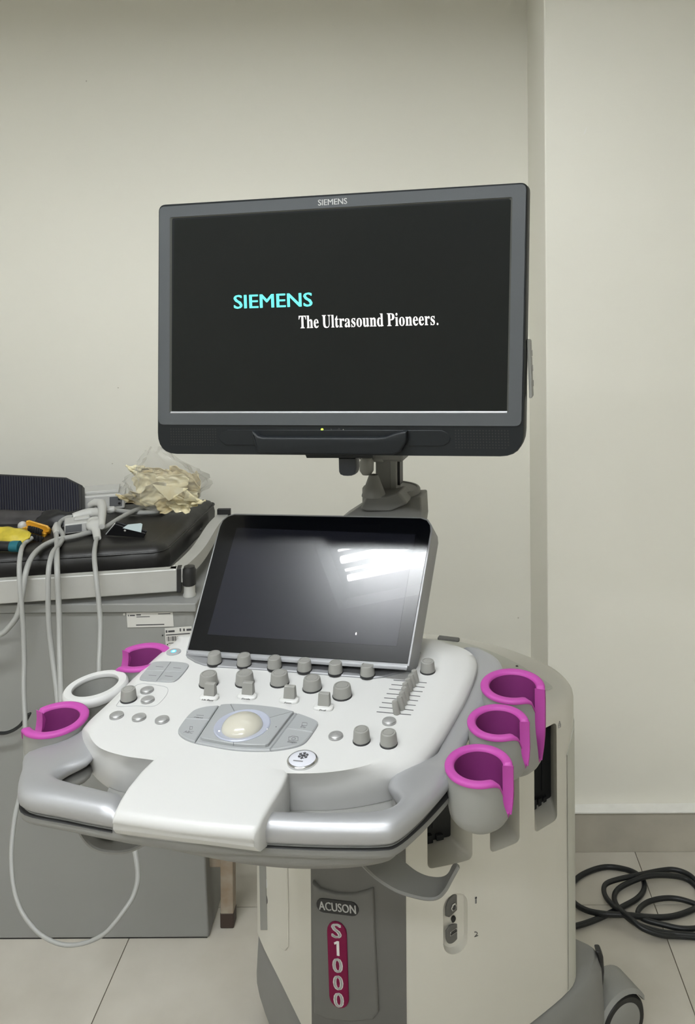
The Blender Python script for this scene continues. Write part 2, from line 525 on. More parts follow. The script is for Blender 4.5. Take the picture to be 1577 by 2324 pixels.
# body outline in plan (metres, world): front cover, flared right flank, round rear, left flank
PLAN = [(-.1867, 1.365), (-.1085, 1.3405), (-.030, 1.320), (.008, 1.329), (.056, 1.343), (.1055, 1.3640), (.146, 1.385), (.1846, 1.412), (.2486, 1.4665),
        (.268, 1.505), (.262, 1.55), (.235, 1.60), (.166, 1.665), (.08, 1.715), (-.02, 1.74), (-.13, 1.76), (-.22, 1.75), (-.295, 1.70), (-.3215, 1.62), (-.312, 1.582), (-.256, 1.485)]
PLAN = [V3(x, y) for x, y in PLAN]


def plan_smooth():
    P = PLAN
    out = [P[0], P[1]] + [p for p in cr(P[2:9] + P[9:], 4)]
    return out


PS = plan_smooth()
NPS = [unit(np.array([(PS[(i + 1) % len(PS)] - PS[i - 1])[1], -(PS[(i + 1) % len(PS)] - PS[i - 1])[0]])) for i in range(len(PS))]


def ring(z, off=0.0):
    return [V3(p[0] + n[0] * off, p[1] + n[1] * off, z) for p, n in zip(PS, NPS)]


def on_flank(px, off=0.0):
    """Point of the right flank (plan) seen at column px, and its outward normal."""
    c = (px - PX - 8) / F
    for i in range(2, len(PS) - 1):
        a, b = PS[i], PS[i + 1]
        fa, fb = a[0] - c * a[1], b[0] - c * b[1]
        if fa <= 0 <= fb or fa >= 0 >= fb:
            t = fa / (fa - fb)
            n = unit(np.array([(b - a)[1], -(b - a)[0]]))
            return a + (b - a) * t + n * off, n


BZ0, BZ1 = .192, .712
mb = MB()
rings = [ring(BZ0), ring(BZ1 - .022)]
for k in range(1, 5):
    a = k / 4 * math.pi / 2
    rings.append(ring(BZ1 - .022 + .022 * math.sin(a), -.022 * (1 - math.cos(a))))
mb.loft(rings)
body = part('body_shell', mb, M_BODY, mach, angle=30)


def boolean(obj, mb, name='cut'):
    c = bpy.data.objects.new(name, mesh_of(name, mb, obj.data.materials[0], I4, smooth=False))
    COL.objects.link(c)
    c.matrix_world = I4
    m = obj.modifiers.new('b', 'BOOLEAN')
    m.operation, m.solver, m.object = 'DIFFERENCE', 'EXACT', c
    bpy.context.view_layer.update()
    me = bpy.data.meshes.new_from_object(obj.evaluated_get(bpy.context.evaluated_depsgraph_get()))
    obj.modifiers.remove(m)
    old = obj.data
    obj.data = me
    bpy.data.objects.remove(c)
    me.polygons.foreach_set('use_smooth', [True] * len(me.polygons))
    me.set_sharp_from_angle(angle=math.radians(30))


def rrect(o, ex, ey, w0, w1, h0, h1, r, n=4):
    """Rounded rectangle in the plane o + ex*x + ey*y."""
    out = []
    for cx, cy, a0 in ((w1 - r, h1 - r, 0), (w0 + r, h1 - r, 90), (w0 + r, h0 + r, 180), (w1 - r, h0 + r, 270)):
        for k in range(n + 1):
            a = math.radians(a0 + 90 * k / n)
            out.append(o + ex * (cx + r * math.cos(a)) + ey * (cy + r * math.sin(a)))
    return out


BAYS = []
for a, b, ang in ((968, 1074, 31), (1110.5, 1181, 21), (1212, 1266, -1)):
    INW = unit(V3(-math.sin(math.radians(ang)), math.cos(math.radians(ang)), 0))   # direction into the port bay
    (pa, _), (pb, _) = on_flank(a), on_flank(b)
    ex = unit(V3(*(pb - pa), 0))
    w = float(np.linalg.norm(pb - pa))
    o = V3(*pa, 0)
    lo = rrect(o - INW * .03, ex, UZ, 0, w, .5045, .675, .009)
    hi = rrect(o + INW * .062, ex, UZ, .004, w - .004, .508, .672, .006)
    mid = rrect(o + INW * .012, ex, UZ, .002, w - .002, .5065, .6735, .008)
    boolean(body, MB().loft([lo, mid, hi]))
    BAYS.append((o, ex, w, INW))
# shallow stadium recess for the sockets
qa, qn = on_flank(1036)
ex = unit(V3(*(on_flank(1063)[0] - on_flank(1006)[0]), 0))
en = unit(np.cross(ex, UZ))
so = V3(*qa, 0)
if np.dot(en, so - EYE_P) > 0:
    en = -en
so = V3(*on_flank(1033)[0], 0)
hw = float(np.linalg.norm(on_flank(1063)[0] - on_flank(1006)[0])) / 2
zt, zb = 1.45 - (2028 - 622) * so[1] / F, 1.45 - (2166 - 622) * so[1] / F
boolean(body, MB().loft([rrect(so + en * .03, ex, UZ, -hw, hw, zb, zt, hw * .98, 8), rrect(so + en * .002, ex, UZ, -hw, hw, zb, zt, hw * .98, 8), rrect(so - en * .012, ex, UZ, -hw * .86, hw * .86, zb + hw * .14, zt - hw * .14, hw * .8, 8)]))

# dark connector blocks at the back of the bays
for k, (o, ex, w, INW) in enumerate(BAYS):
    q = o + INW * .0605
    pb_ = MB().slab(rrect(q, ex, UZ, .005, w - .005, .5095, .671, .003), -INW, .0018)
    for s in range(3):
        pb_.slab(rrect(q, ex, UZ, .007 + s * (w - .02) / 3, .007 + (s + .62) * (w - .02) / 3, .5105, .527 - .004 * s, .001), -INW, .012 - .002 * s)
    pb_.slab(rrect(q, ex, UZ, w * .52, w * .60, .53, .668, .001), -INW, .004)
    pb_.slab([q + ex * (.016 + .012 * math.cos(t)) + UZ * (.595 + .016 * math.sin(t)) for t in np.linspace(0, 2 * math.pi, 20, endpoint=False)], -INW, .005)
    part('port_connector', pb_, mat('port_dark_%d' % k, (.018, .019, .021), .4) if k == 0 else bpy.data.materials['port_dark_0'], body, label='dark connector socket deep in a probe port bay')

# socket plate pieces
sp = so - en * .0122
pl = lambda x, z: sp + ex * x + UZ * z
hh = (zt - zb)
cz1, cz2 = zt - hh * .27, zb + hh * .28
r_ = hw * .82
dome = lambda cz, s: [pl(r_ * .92 * math.cos(t), cz + s * r_ * .92 * math.sin(t)) for t in np.linspace(0, math.pi, 14)] + [pl(-r_ * .92, cz - s * r_ * .55), pl(-r_ * .5, cz - s * r_ * .85), pl(r_ * .55, cz - s * r_ * .62), pl(r_ * .88, cz - s * r_ * .2)]
part('socket_plate', MB().slab(dome(cz1, 1), en, .003, .0008), M_COVER, body, label='upper dark grey socket plate')
part('socket_plate', MB().slab(dome(cz2, -1), en, .003, .0008), M_COVER, body, label='lower dark grey socket plate')
m_ = MB()
fr_ = frame(pl(0, cz1 - .001) + en * .003, ex, UZ, en)
m_.lathe([(.0, 0), (.0062, 0), (.0062, .002), (.0045, .003)], fr_, 6, cap1=False)
part('screw_jack', m_, M_CHROME, body)
part('round_jack', MB().lathe([(.0, 0), (.0045, 0), (.0045, .004), (.0, .004)], frame(pl(0, (cz1 + cz2) / 2), ex, UZ, en), 16), M_BLACK, body)
m_ = MB()
m_.slab(rrect(pl(0, cz2 + .002) + en * .0031, ex, UZ, -.0075, .0075, -.0035, .0035, .0005), en, .0006)
part('usb_port', m_, M_CHROME, body)
m_ = MB().slab(rrect(pl(0, cz2 + .002) + en * .0032, ex, UZ, -.0065, .0065, -.0027, .0006, .0004), en, .0008)
m_.slab(rrect(pl(0, cz2 + .002) + en * .0032, ex, UZ, -.0055, .0055, .0013, .0024, .0003), en, .0008)
part('usb_port_opening', m_, M_BLACK, body)
# small printed marks on the flank


def flank_frame(px, py, off=.0006):
    p, n = on_flank(px)
    z = 1.45 - (py - 622 + ROLL * (px - PX)) * p[1] / F
    n3 = V3(n[0], n[1], 0)
    if np.dot(n3, V3(p[0], p[1], 0)) > 0:
        n3 = -n3
    e = unit(np.cross(UZ, n3))
    return frame(V3(p[0], p[1], z) + n3 * off, e, UZ, n3), V3(p[0], p[1], z) + n3 * off, e, n3


fm, o3, e3, n3 = flank_frame(1079, 2043)
m_ = MB().slab(rrect(o3 + UZ * .0042, e3, UZ, -.0017, .0017, -.0016, .0016, .0007), n3, .0003)
part('printed_mark', m_, M_DARKPRINT, body, label='small printed microphone mark')
m_ = MB().slab(rrect(o3 - UZ * .0015, e3, UZ, -.0013, .0013, -.0034, .0034, .0005), n3, .0003)
part('printed_mark', m_, M_GREYPRINT, body)
fm, o3, e3, n3 = flank_frame(1079, 2119)
m_ = MB()
m_.tube([o3 + e3 * x + UZ * z for x, z in ((-.003, .004), (0, .0032), (.0022, .0012), (.001, -.0015), (-.003, -.0038), (.0035, -.0036))], .0005, 6)
part('printed_mark', m_, M_DARKPRINT, body, label='small printed pen mark')
fm, o3, e3, n3 = flank_frame(1271, 1644)
m_ = MB()
m_.tube([o3 + e3 * x + UZ * z for x, z in ((0, .006), (-.003, -.001), (-.003, -.005), (.003, -.005), (.003, -.001), (0, .006))], .0004, 6)
for s in (-.0025, -.0005, .0015):
    m_.tube([o3 + e3 * -.0022 + UZ * s, o3 + e3 * .0022 + UZ * s], .0003, 5)
part('printed_mark', m_, M_GREYPRINT, body, label='small printed probe mark')

# grey strip with pointed top at the rear edge of the right flank


def plan_between(i0, i1, p0=None):
    seg = [PS[i] for i in range(i0, i1)]
    return ([p0] if p0 is not None else []) + seg


i8 = min(range(len(PS)), key=lambda i: np.linalg.norm(PS[i] - PLAN[8]))
seg = PS[i8:i8 + 9]
ns = NPS[i8:i8 + 9]
top = [.606, .628, .640, .645, .645, .645, .645, .645, .645]
m_ = MB().loft([[V3(*(p - n * .004), .193) for p, n in zip(seg, ns)], [V3(*(p + n * .0015), .193) for p, n in zip(seg, ns)],
                [V3(*(p + n * .0015), z) for p, n, z in zip(seg, ns, top)], [V3(*(p - n * .004), z + .001) for p, n, z in zip(seg, ns, top)]], closed=False)
part('rear_strip', m_, M_DECK, body, label='light grey strip with a pointed top')

# raised rim lip and the grey deck on top of the body, dark latch on the rear rim
DZ = BZ1 + .0005
deck_px = [(880, 1462), (960, 1450), (1040, 1457), (1105, 1476), (1165, 1502), (1215, 1532), (1245, 1552), (1253, 1561), (1236, 1566), (1190, 1574), (1120, 1590), (1000, 1600), (880, 1590)]
deck = [at_z(x, y, DZ) for x, y in deck_px]
part('top_deck', MB().slab(cr(deck, 3, True), UZ, .0012, .0004), M_DECK, body, label='grey green recessed deck')
lt = at_z(1018, 1453, DZ)
part('rear_latch', MB().slab(rrect(lt, V3(.96, -.28, 0), V3(.28, .96, 0), -.022, .022, -.006, .006, .002), UZ, .006, .002), M_COVER, body)
pin = at_z(1173, 1512, DZ + .001)
part('deck_screw', MB().lathe([(0, 0), (.003, 0), (.002, .001), (0, .001)], T(*pin), 10), M_BLACK, body)

# left flank: grooved strip and status lights
a_, b_ = PLAN[0], PLAN[20]
fl = unit(V3(*(b_ - a_), 0))
fn = unit(np.cross(fl, UZ))
if fn[0] > 0:
    fn = -fn
fo = V3(*a_, 0)
Lx = lambda px, py: on_plane(px, py, fo + fn * .0005, fn)
g = [Lx(*p) for p in ((624, 1960), (626, 2060), (630, 2130), (637, 2150), (649, 2157), (655, 2148), (655, 2060), (653, 1960))]
part('side_groove_panel', MB().slab(g, fn, .0025, .0012), M_BODY, body)
part('side_strip', MB().slab([Lx(*p) for p in ((590, 1955), (593, 2110), (607, 2110), (604, 1955))], fn, .002, .0006), M_CUP, body)
for px, py, m in ((579, 2000, M_PRINT), (580, 2036, M_BLACK)):
    pp, fl = V3(*PLAN[19], 0), unit(V3(*(PLAN[19] - PLAN[20]), 0))
    pp = pp + (V3(*PLAN[20], 0) - pp) * .3
    c = V3(pp[0], pp[1], 1.45 - (py - YH) * pp[1] / F) + unit(np.cross(fl, UZ)) * .001
    part('status_light', MB().lathe([(0, -.002), (.009, -.002), (.009, .0012), (.0075, .002), (0, .002)], frame(c, fl, UZ, unit(np.cross(fl, UZ))), 18), m, body)

# grey front cover with scooped shield and badges
A_, B_ = PLAN[0], PLAN[2]
fx = unit(V3(*(B_ - A_), 0))
fnn = unit(np.cross(fx, UZ))
if fnn[1] > 0:
    fnn = -fnn
w = float(np.linalg.norm(B_ - A_))
fo = V3(*A_, 0) + fnn * .004
FP = lambda px, py, off=0.0: on_plane(px, py, fo + fnn * off, fnn)
cov = [(0.0008, -.012), (0.0008, .002), (.02, .006), (w / 2, .0085), (w - .02, .006), (w - .0008, .002), (w - .0008, -.012)]
ringc = lambda z: [V3(*A_, z) + fx * x + fnn * d for x, d in cov]
cover = part('front_cover', MB().loft([ringc(.07), ringc(.70)]), M_COVER, mach, angle=50)
sh = [(712, 1996), (730, 2012), (765, 2021), (805, 2022), (838, 2014), (850, 2010), (853, 2100), (858, 2200), (862, 2290), (850, 2306), (800, 2312), (745, 2306), (716, 2292), (712, 2200), (710, 2090)]
fo8 = V3(*A_, 0) + fnn * .0085
FQ = lambda px, py, off=0.0: on_plane(px, py, fo8 + fnn * off, fnn)
part('front_shield', MB().slab([FQ(*p, -.004) for p in sh], fnn, .0085, .0045, steps=3), mat('grey_shield_plastic', (.15, .148, .14), .5, bump=.02, bscale=900), cover, label='raised grey shield')
FS = lambda px, py: on_plane(px, py, fo8 + fnn * .0045, fnn)


def stadium(p, q, r, n=8):
    d = unit(q - p)
    s = np.cross(fnn, d)
    out = [p + r * (-d * math.cos(t) + s * math.sin(t)) for t in np.linspace(-math.pi / 2, math.pi / 2, n)]
    return out + [q + r * (d * math.cos(t) - s * math.sin(t)) for t in np.linspace(-math.pi / 2, math.pi / 2, n)]


p1, p2 = FS(733, 2054), FS(799, 2062)
part('name_badge', MB().slab(stadium(p1, p2, .0112), fnn, .0015, .0005), M_BLACK, cover, label='black ACUSON badge')
tx = unit(p2 - p1)
ty = unit(np.cross(fnn, tx))
def fit(mb_, o, ex, ey, wid=None, hei=None):
    """Scale flat lettering about its centre to the wanted width and height."""
    P = np.array(mb_.v)
    x, y = (P - o) @ ex, (P - o) @ ey
    z = P - o - np.outer(x, ex) - np.outer(y, ey)
    kx, ky = wid / (x.max() - x.min()), hei / (y.max() - y.min())
    x, y = (x - (x.max() + x.min()) / 2) * kx, (y - (y.max() + y.min()) / 2) * ky
    mb_.v = [tuple(p) for p in o + np.outer(x, ex) + np.outer(y, ey) + z]
    return mb_


o = (p1 + p2) / 2 + fnn * .0016
part('badge_lettering', fit(text_mb('ACUSON', .0198, frame(o, tx, ty, fnn), bold=.024), o, tx, ty, .0640, .0135), M_PRINT, cover, smooth=False)
p1, p2 = FS(765, 2114), FS(770, 2262)
part('model_badge', MB().slab(stadium(p1, p2, .0166, 10), fnn, .0028, .001), M_MAROON, cover, label='maroon vertical model badge')
m_ = MB()
dn = unit(p2 - p1)
for k, ch in enumerate('S1000'):
    c = p1 + (p2 - p1) * (-.03 + 1.06 * k / 4) + fnn * .003
    t_ = None
    if ch == '1':
        eu = unit(np.cross(-dn, fnn))
        t_ = MB().slab([c + eu * a - dn * b for a, b in ((.0040, -.0116), (.0040, .0116), (.0006, .0116), (-.0050, .0082), (-.0038, .0050), (-.0006, .0072), (-.0006, -.0116))], fnn, .0002)
    t_ = t_ or fit(text_mb(ch, .0355, frame(c, unit(np.cross(-dn, fnn)), -dn, fnn), bold=.03), c, unit(np.cross(-dn, fnn)), -dn, .0112 if ch == '1' else .0178, .0232)
    m_.add(t_.v, t_.f)
part('badge_lettering', m_, M_PRINT, cover, smooth=False)

# skirt and casters
sk = [V3(*p) for p in ((-.192, 1.362), (-.10, 1.328), (-.018, 1.300), (.06, 1.322), (.15, 1.372), (.24, 1.432), (.300, 1.488), (.328, 1.540), (.324, 1.578), (.280, 1.612), (.21, 1.69), (.05, 1.79), (-.15, 1.82), (-.27, 1.78), (-.325, 1.70), (-.327, 1.62), (-.262, 1.483))]
skr = lambda z, off: [V3(p[0], p[1], z) for p in inset([V3(*q, 0) for q in cr(sk, 4, True)], UZ, off)]
m_ = MB().loft([skr(.075, .004), skr(.08, 0), skr(.165, .005), skr(.183, .012), skr(.189, .018), [p + (V3(-.02, 1.55, 0) - p) * V3(.1, .1, 0) + V3(0, 0, .0035) for p in skr(.189, .018)], [p + (V3(-.02, 1.55, 0) - p) * V3(.2, .2, 0) + V3(0, 0, .0036) for p in skr(.189, .018)]])
skirt = part('base_skirt', m_, M_GREY, mach, label='grey skirt around the foot of the body')
bp_ = [at_y(x, y, 1.550) for x, y in ((1358, 2157), (1364, 2172), (1366, 2205), (1363, 2238))]
m_ = MB()
m_.loft([[p + V3(dx, dy, 0) for dx, dy in ((-.006, -.003), (.002, -.003), (.004, 0), (.004, .016), (-.006, .016))] for p in bp_])
part('corner_bumper', m_, M_BLACK, skirt, bevel=.003, label='black rubber corner bumper')


def caster(x, y, ang):
    c = link('caster', None, mach, T(x, y, 0))
    ax = V3(math.cos(ang), math.sin(ang), 0)
    tz = unit(np.cross(ax, UZ))
    for s in (-1, 1):
        M = frame(V3(x, y, .051) + ax * (s * .021), tz, UZ, ax)
        m_ = MB().lathe([(.038, -.013), (.047, -.013), (.051, -.008), (.051, .008), (.047, .013), (.038, .013)], M, 40, cap0=False, cap1=False)
        wh = part('wheel', m_, M_TYRE, c, label='black tyre')
        m_ = MB().lathe([(0, -.014), (.036, -.0135), (.0385, -.0125), (.0385, .0125), (.036, .0135), (0, .014)], M, 40)
        part('wheel_hub', m_, M_CUP, c, label='light grey hub disc')
    m_ = MB()
    n = 14
    arc = [(.0545, t) for t in np.linspace(math.radians(20), math.radians(150), n)]
    rings = []
    for r, t in arc:
        q = V3(x, y, .051) + tz * (r * math.cos(t)) + UZ * (r * math.sin(t))
        o_ = unit(tz * math.cos(t) + UZ * math.sin(t))
        rings.append([q + ax * a + o_ * b for a, b in ((-.036, 0), (-.03, .006), (.03, .006), (.036, 0), (.03, -.002), (-.03, -.002))])
    m_.loft(rings)
    part('fender', m_, M_CUP, c)
    part('caster_stem', MB().lathe([(.016, 0), (.016, .03)], T(x - .035, y + .01, .11), 14), M_COVER, c)
    return c


caster(.353, 1.588, math.radians(-62))
caster(-.22, 1.74, math.radians(-110))
caster(-.17, 1.46, math.radians(-130))
caster(.08, 1.44, math.radians(-60))

# column between body and console
ctop = CO + CV * .16 - CN * .10
m_ = MB()
rr = lambda c, a, b, z: [V3(c[0], c[1], z) + a * math.cos(t) * CU * V3(1, 1, 0) + b * math.sin(t) * V3(CV[0], CV[1], 0) for t in np.linspace(0, 2 * math.pi, 28, endpoint=False)]
cc = V3(-.06, 1.50, 0)
m_.loft([rr(cc, .12, .10, .70), rr(cc + (ctop - cc) * .35 * V3(1, 1, 0), .12, .10, .76), rr(ctop, .13, .13, .83), rr(ctop, .14, .15, .875)])
part('console_column', m_, M_COVER, mach)

# console: handle ring with wings (one swept body), lower grey band and dark seam
ST = [((470, 1452), (440, 1450)), ((430, 1478), (392, 1480)), ((362, 1540), (310, 1538)), ((285, 1594), (248, 1610)), ((224, 1655), (165, 1684)), ((211, 1726), (64, 1714)), ((152, 1757), (50, 1752)),
      ((129, 1776), (40, 1794)), ((160, 1788), (52, 1825)), ((220, 1803), (144, 1845)), ((270, 1815), (252, 1866)), ((420, 1842), (415, 1888)),
      ((560, 1855), (560, 1896)), ((665, 1859), (665, 1902)), ((760, 1860), (762, 1905)), ((850, 1856), (858, 1905)), ((893, 1843), (900, 1897)), ((908, 1823), (950, 1858)),
      ((890, 1803), (993, 1815)), ((881, 1785), (1026, 1776)), ((905, 1757), (1030, 1758)), ((980, 1722), (1022, 1737)), ((1005, 1680), (1052, 1690)), ((1042, 1590), (1098, 1602)), ((1072, 1515), (1140, 1530)),
      ((1072, 1486), (1130, 1494)), ((1050, 1470), (1095, 1474))]


def sweep(st, hmid, hh, ex, k_in=0.0, k_out=0.0, n=20, flat=None):
    A = cr([CP(*a, -.022) for a, b in st], 4)
    B = cr([CP(*b, -.022) for a, b in st], 4)
    rings = []
    for i, (a, b) in enumerate(zip(A, B)):
        s = i / (len(A) - 1) * (len(st) - 1)
        h = hh(s) if callable(hh) else hh
        dz = (hmid(s) if callable(hmid) else hmid) + .022
        a, b = a + CN * dz, b + CN * dz
        e = ex(s) if callable(ex) else ex
        a2, b2 = a + unit(b - a) * k_in, b + unit(a - b) * k_out           # set back by k metres
        c, d = (a2 + b2) / 2, (b2 - a2) / 2
        r = []
        for k in range(n):
            t = 2 * math.pi * k / n
            ct, st_ = math.cos(t), math.sin(t)
            r.append(c + d * math.copysign(abs(ct) ** (2 / e), ct) + CN * h * math.copysign(abs(st_) ** (2 / e), st_))
        rings.append(r)
    return MB().loft(rings)


def hprof(s):
    if s < 4.5:
        return .006
    if s < 7:
        return .006 + (s - 4.5) / 2.5 * .0065
    if 10.15 < s < 12.2:
        return .004
    if s < 16:
        return .0125
    if s < 20:
        return .0125 - (s - 16) / 4 * .003
    if s < 22:
        return .0095 - (s - 20) / 2 * .0035
    return .006


def hmidp(s):
    if s < 4.5:
        return -.020
    if s > 22:
        return -.026
    if 10.15 < s < 12.2:
        return -.032
    if s < 7:
        return -.020 - (s - 4.5) / 2.5 * .002
    if s > 20:
        return -.022 - (s - 20) / 2 * .004
    return -.022


console = part('console_frame', sweep(ST, hmidp, hprof, lambda s: 2.4), M_SILVER, mach, label='silver handle ring and wings around the control panel', angle=60)
part('handle_seam', sweep(ST[4:11], -.0342, .0011, 3, .009, .0010, n=12), M_SEAM, console)
part('handle_seam', sweep(ST[12:23], -.0342, .0011, 3, .009, .0010, n=12), M_SEAM, console)
part('handle_underside', sweep(ST[4:23], lambda s: -.0365 if 6.15 < s < 8.2 else -.0388, lambda s: .0105 if 6.15 < s < 8.2 else .0070, 3.0, .003, .0016, n=16), M_GREY, console, label='mid grey lower band of the handle', angle=60)
# grey belly under the shelf
bel0 = [(230, 1872), (330, 1895), (450, 1911), (575, 1925), (720, 1935), (860, 1938), (900, 1915)]
bel1 = [(255, 1890), (350, 1920), (460, 1944), (590, 1965), (720, 1972), (850, 1962), (900, 1930)]
tp = [CP(*p, -.045) for p in bel0] + [CO + CU * .20 + CV * .02 - CN * .045, CO + CU * .19 + CV * .17 - CN * .045, CO - CU * .15 + CV * .17 - CN * .045, CO - CU * .15 + CV * .0 - CN * .045]
bt = [CP(*p, -.068) for p in bel1] + [CO + CU * .18 + CV * .02 - CN * .075, CO + CU * .15 + CV * .16 - CN * .085, CO - CU * .12 + CV * .16 - CN * .085, CO - CU * .12 + CV * .0 - CN * .075]
tp, bt = cr(tp, 4, True), cr(bt, 4, True)
mid = [a * .45 + b * .55 + unit(V3(*(a - CO)[:2], 0)) * .003 for a, b in zip(tp, bt)]
cen = CO + CV * .03 - CN * .088
low = [b + (cen - b) * .35 - CN * .004 for b in bt]
part('console_belly', MB().loft([tp, mid, bt, low]), M_GREY, console, angle=50)

# control panel: top crease loop A, outer loop B, skirt
AP = [(440, 1446), (408, 1462), (345, 1512), (262, 1593), (211, 1645), (203, 1667), (226, 1697), (280, 1715), (340, 1724), (500, 1746), (655, 1755), (760, 1751), (850, 1730), (905, 1690), (948, 1630), (1003, 1545), (1017, 1510), (1003, 1485), (975, 1468), (940, 1458), (700, 1440)]
BP = [(431, 1441), (397, 1457), (336, 1508), (250, 1592), (195, 1644), (187, 1668), (206, 1702), (258, 1733), (330, 1740), (500, 1764), (652, 1775), (768, 1774), (878, 1756), (950, 1730), (998, 1676), (1056, 1580), (1081, 1510), (1066, 1480), (1020, 1461), (960, 1449), (700, 1430)]
A3 = cr([CP(*p, 0) for p in AP], 5, True)
B3 = cr([CP(*p, -.013) for p in BP], 5, True)
cen = CO + CV * .06 - CN * .013
mid1 = [a * .72 + b * .28 + CN * .0012 for a, b in zip(A3, B3)]
mid2 = [a * .30 + b * .70 + CN * .0018 for a, b in zip(A3, B3)]
b2 = [b - CN * .005 + (cen - b) * -.004 for b in B3]
c1 = [b - CN * .030 + (cen - b) * .012 for b in B3]
c2 = [b - CN * .036 + (cen - b) * .03 for b in B3]
c3 = [b - CN * .036 + (cen - b) * .10 for b in B3]
ain = [a + (CO + CV * .06 - a) * .03 for a in A3]
panel = part('control_panel', MB().loft([c3, c2, c1, b2, B3, mid2, mid1, A3, ain]), M_WHITE, mach, angle=55, label='white control panel')
# palm shelf
rows = [((352, 1716), (650, 1748), .042), ((347, 1722), (655, 1754), .043), ((321, 1747), (640, 1783), .042), ((290, 1785), (612, 1829), .038), ((271, 1815), (598, 1853), .032)]
R = []
ends = [(CP(*l, .0006), CP(*r, .0006), dp) for l, r, dp in rows]
fl_, fr_ = CP(262, 1834, .0004), CP(589, 1873, .0004)
for f, d_, dp in ((0, 0, .026), (.0028, .0006, .022), (.0052, .0024, .017), (.0068, .0052, .012), (.0075, .0085, .0075), (.0070, .0105, .004)):
    ends.append((fl_ - CV * f - CN * d_ + CU * f * .15, fr_ - CV * f - CN * d_ - CU * f * .4, dp))
for a, b, dp in ends:
    d = unit(b - a)
    e = .004 if dp > .012 else .002
    tops = [a - CN * e, a - CN * e * .3 + d * e * .3, a + d * e] + [a + (b - a) * k / 8 + CN * .0012 * math.sin(math.pi * k / 8) - CV * (.004 * math.sin(math.pi * k / 8) if dp < .03 else 0) for k in range(1, 8)] + [b - d * e, b - CN * e * .3 - d * e * .3, b - CN * e]
    R.append(tops + [b - CN * dp, a - CN * dp])
part('palm_rest', MB().loft(R), M_WHITE, panel, angle=50)

# keys, knobs and buttons
KNOB = {}


def knob(px, py, r, h, cap=True):
    M = CF(CP(px, py, .0005))
    key = (r, h)
    if key in KNOB:
        return clone(KNOB[key], panel, M)
    n = 22
    mb_ = MB()
    mb_.lathe([(r * 1.03, -.001), (r * 1.03, .0009), (r * .98, .0012)], M, n, mi=1, cap1=False)
    rings = []
    for rr_, z in ((.985, .0015), (.90, h - .002), (.85, h - .0004), (.78, h), (.66, h), (.655, h - .0005), (.63, h - .0005), (.60, h + .0001)):
        rings.append([M @ Vector((r * rr_ * (1 + (.012 if k % 2 and z < h - .003 else -.006)) * math.cos(2 * math.pi * k / n), r * rr_ * math.sin(2 * math.pi * k / n), z)) for k in range(n)])
    mb_.loft(rings, cap0=False, cap1=True)
    KNOB[key] = part('knob', mb_, [M_KNOB, M_BLACK], panel, M=M, angle=25)
    return KNOB[key]


def tiny(s, px, py, h, size, m=M_GREYPRINT, par=None, bold=.01):
    M = frame(CP(px, py, h), CU, CV, CN)
    return part('key_lettering', text_mb(s, size, M, bold=bold, depth=.00005), m, par or panel, smooth=False)


for x, y in ((473.5, 1552), (555.4, 1550), (634.5, 1550), (708.4, 1562), (776.6, 1579)):
    knob(x, y, .0120, .0138)
for x, y in ((970.5, 1523), (820.5, 1681), (882, 1688), (292, 1587)):
    knob(x, y, .0098, .0136)
for s, x, y in (('M', 470, 1533), ('CW', 552, 1528), ('PW', 631, 1528), ('C', 704.5, 1539.5), ('2D', 774, 1557.5)):
    tiny(s, x, y - 3.5, .0143, .0042)


def button(px, py, r=.0083):
    M = CF(CP(px, py, .0002))
    if 'b' in KNOB:
        return clone(KNOB['b'], panel, M)
    mb_ = MB()
    n = 28
    mb_.lathe([(r, -.001), (r, .0016), (r * .95, .0022)], M, n, cap1=False)
    rings = []
    for q in (.95, .86, .7, .5, .3, .1, .02):
        rg = []
        for k in range(n):
            a = 2 * math.pi * k / n
            x, y = r * q * math.cos(a), r * q * math.sin(a)
            z = .0022 + (.0026 * (1 - q ** 3) if y < -.0004 * (1 - q) else .0004 * (1 - q ** 4) + .10 * max(0, y) * (1 - q * q))
            rg.append(M @ Vector((x, y, z)))
        rings.append(rg)
    mb_.loft(rings, cap0=False, cap1=True)
    KNOB['b'] = part('button', mb_, M_KNOBCAP, panel, M=M, angle=25, label='round grey push button')
    return KNOB['b']


for x, y in ((264.6, 1625.5), (315.6, 1630), (367.7, 1635.5), (333.7, 1568), (335, 1590), (761.8, 1672), (883, 1639)):
    button(x, y)
# thin engraved outline around the left knob group
ol = [(268, 1603), (268, 1595), (290, 1570), (315, 1553), (340, 1553), (372, 1558), (381, 1564), (377, 1578), (360, 1597), (345, 1603), (310, 1602)]
part('engraved_outline', MB().tube([*cr([CP(*p, .0001) for p in ol], 5, True), CP(*ol[0], .0001)], .0003, 6), M_KEY, panel)
# power button
c = CP(394, 1480, .0002)
M = CF(c)
part('power_button', MB().lathe([(.0098, -.001), (.0098, .0006), (.0088, .0012), (0, .0012)], M, 28), M_KEY, panel, label='oval grey power button lit blue')
m_ = MB()
m_.lathe([(.0036, .0012), (.0036, .0016), (.0028, .0018), (.0026, .0013)], M, 20, cap0=False, cap1=False)
part('power_light', m_, M_BLUE, panel, label='blue light')
part('power_light', MB().lathe([(0, .0012), (.0025, .0012), (.0018, .0017), (0, .0017)], M, 14), M_BLUEHOT, panel)

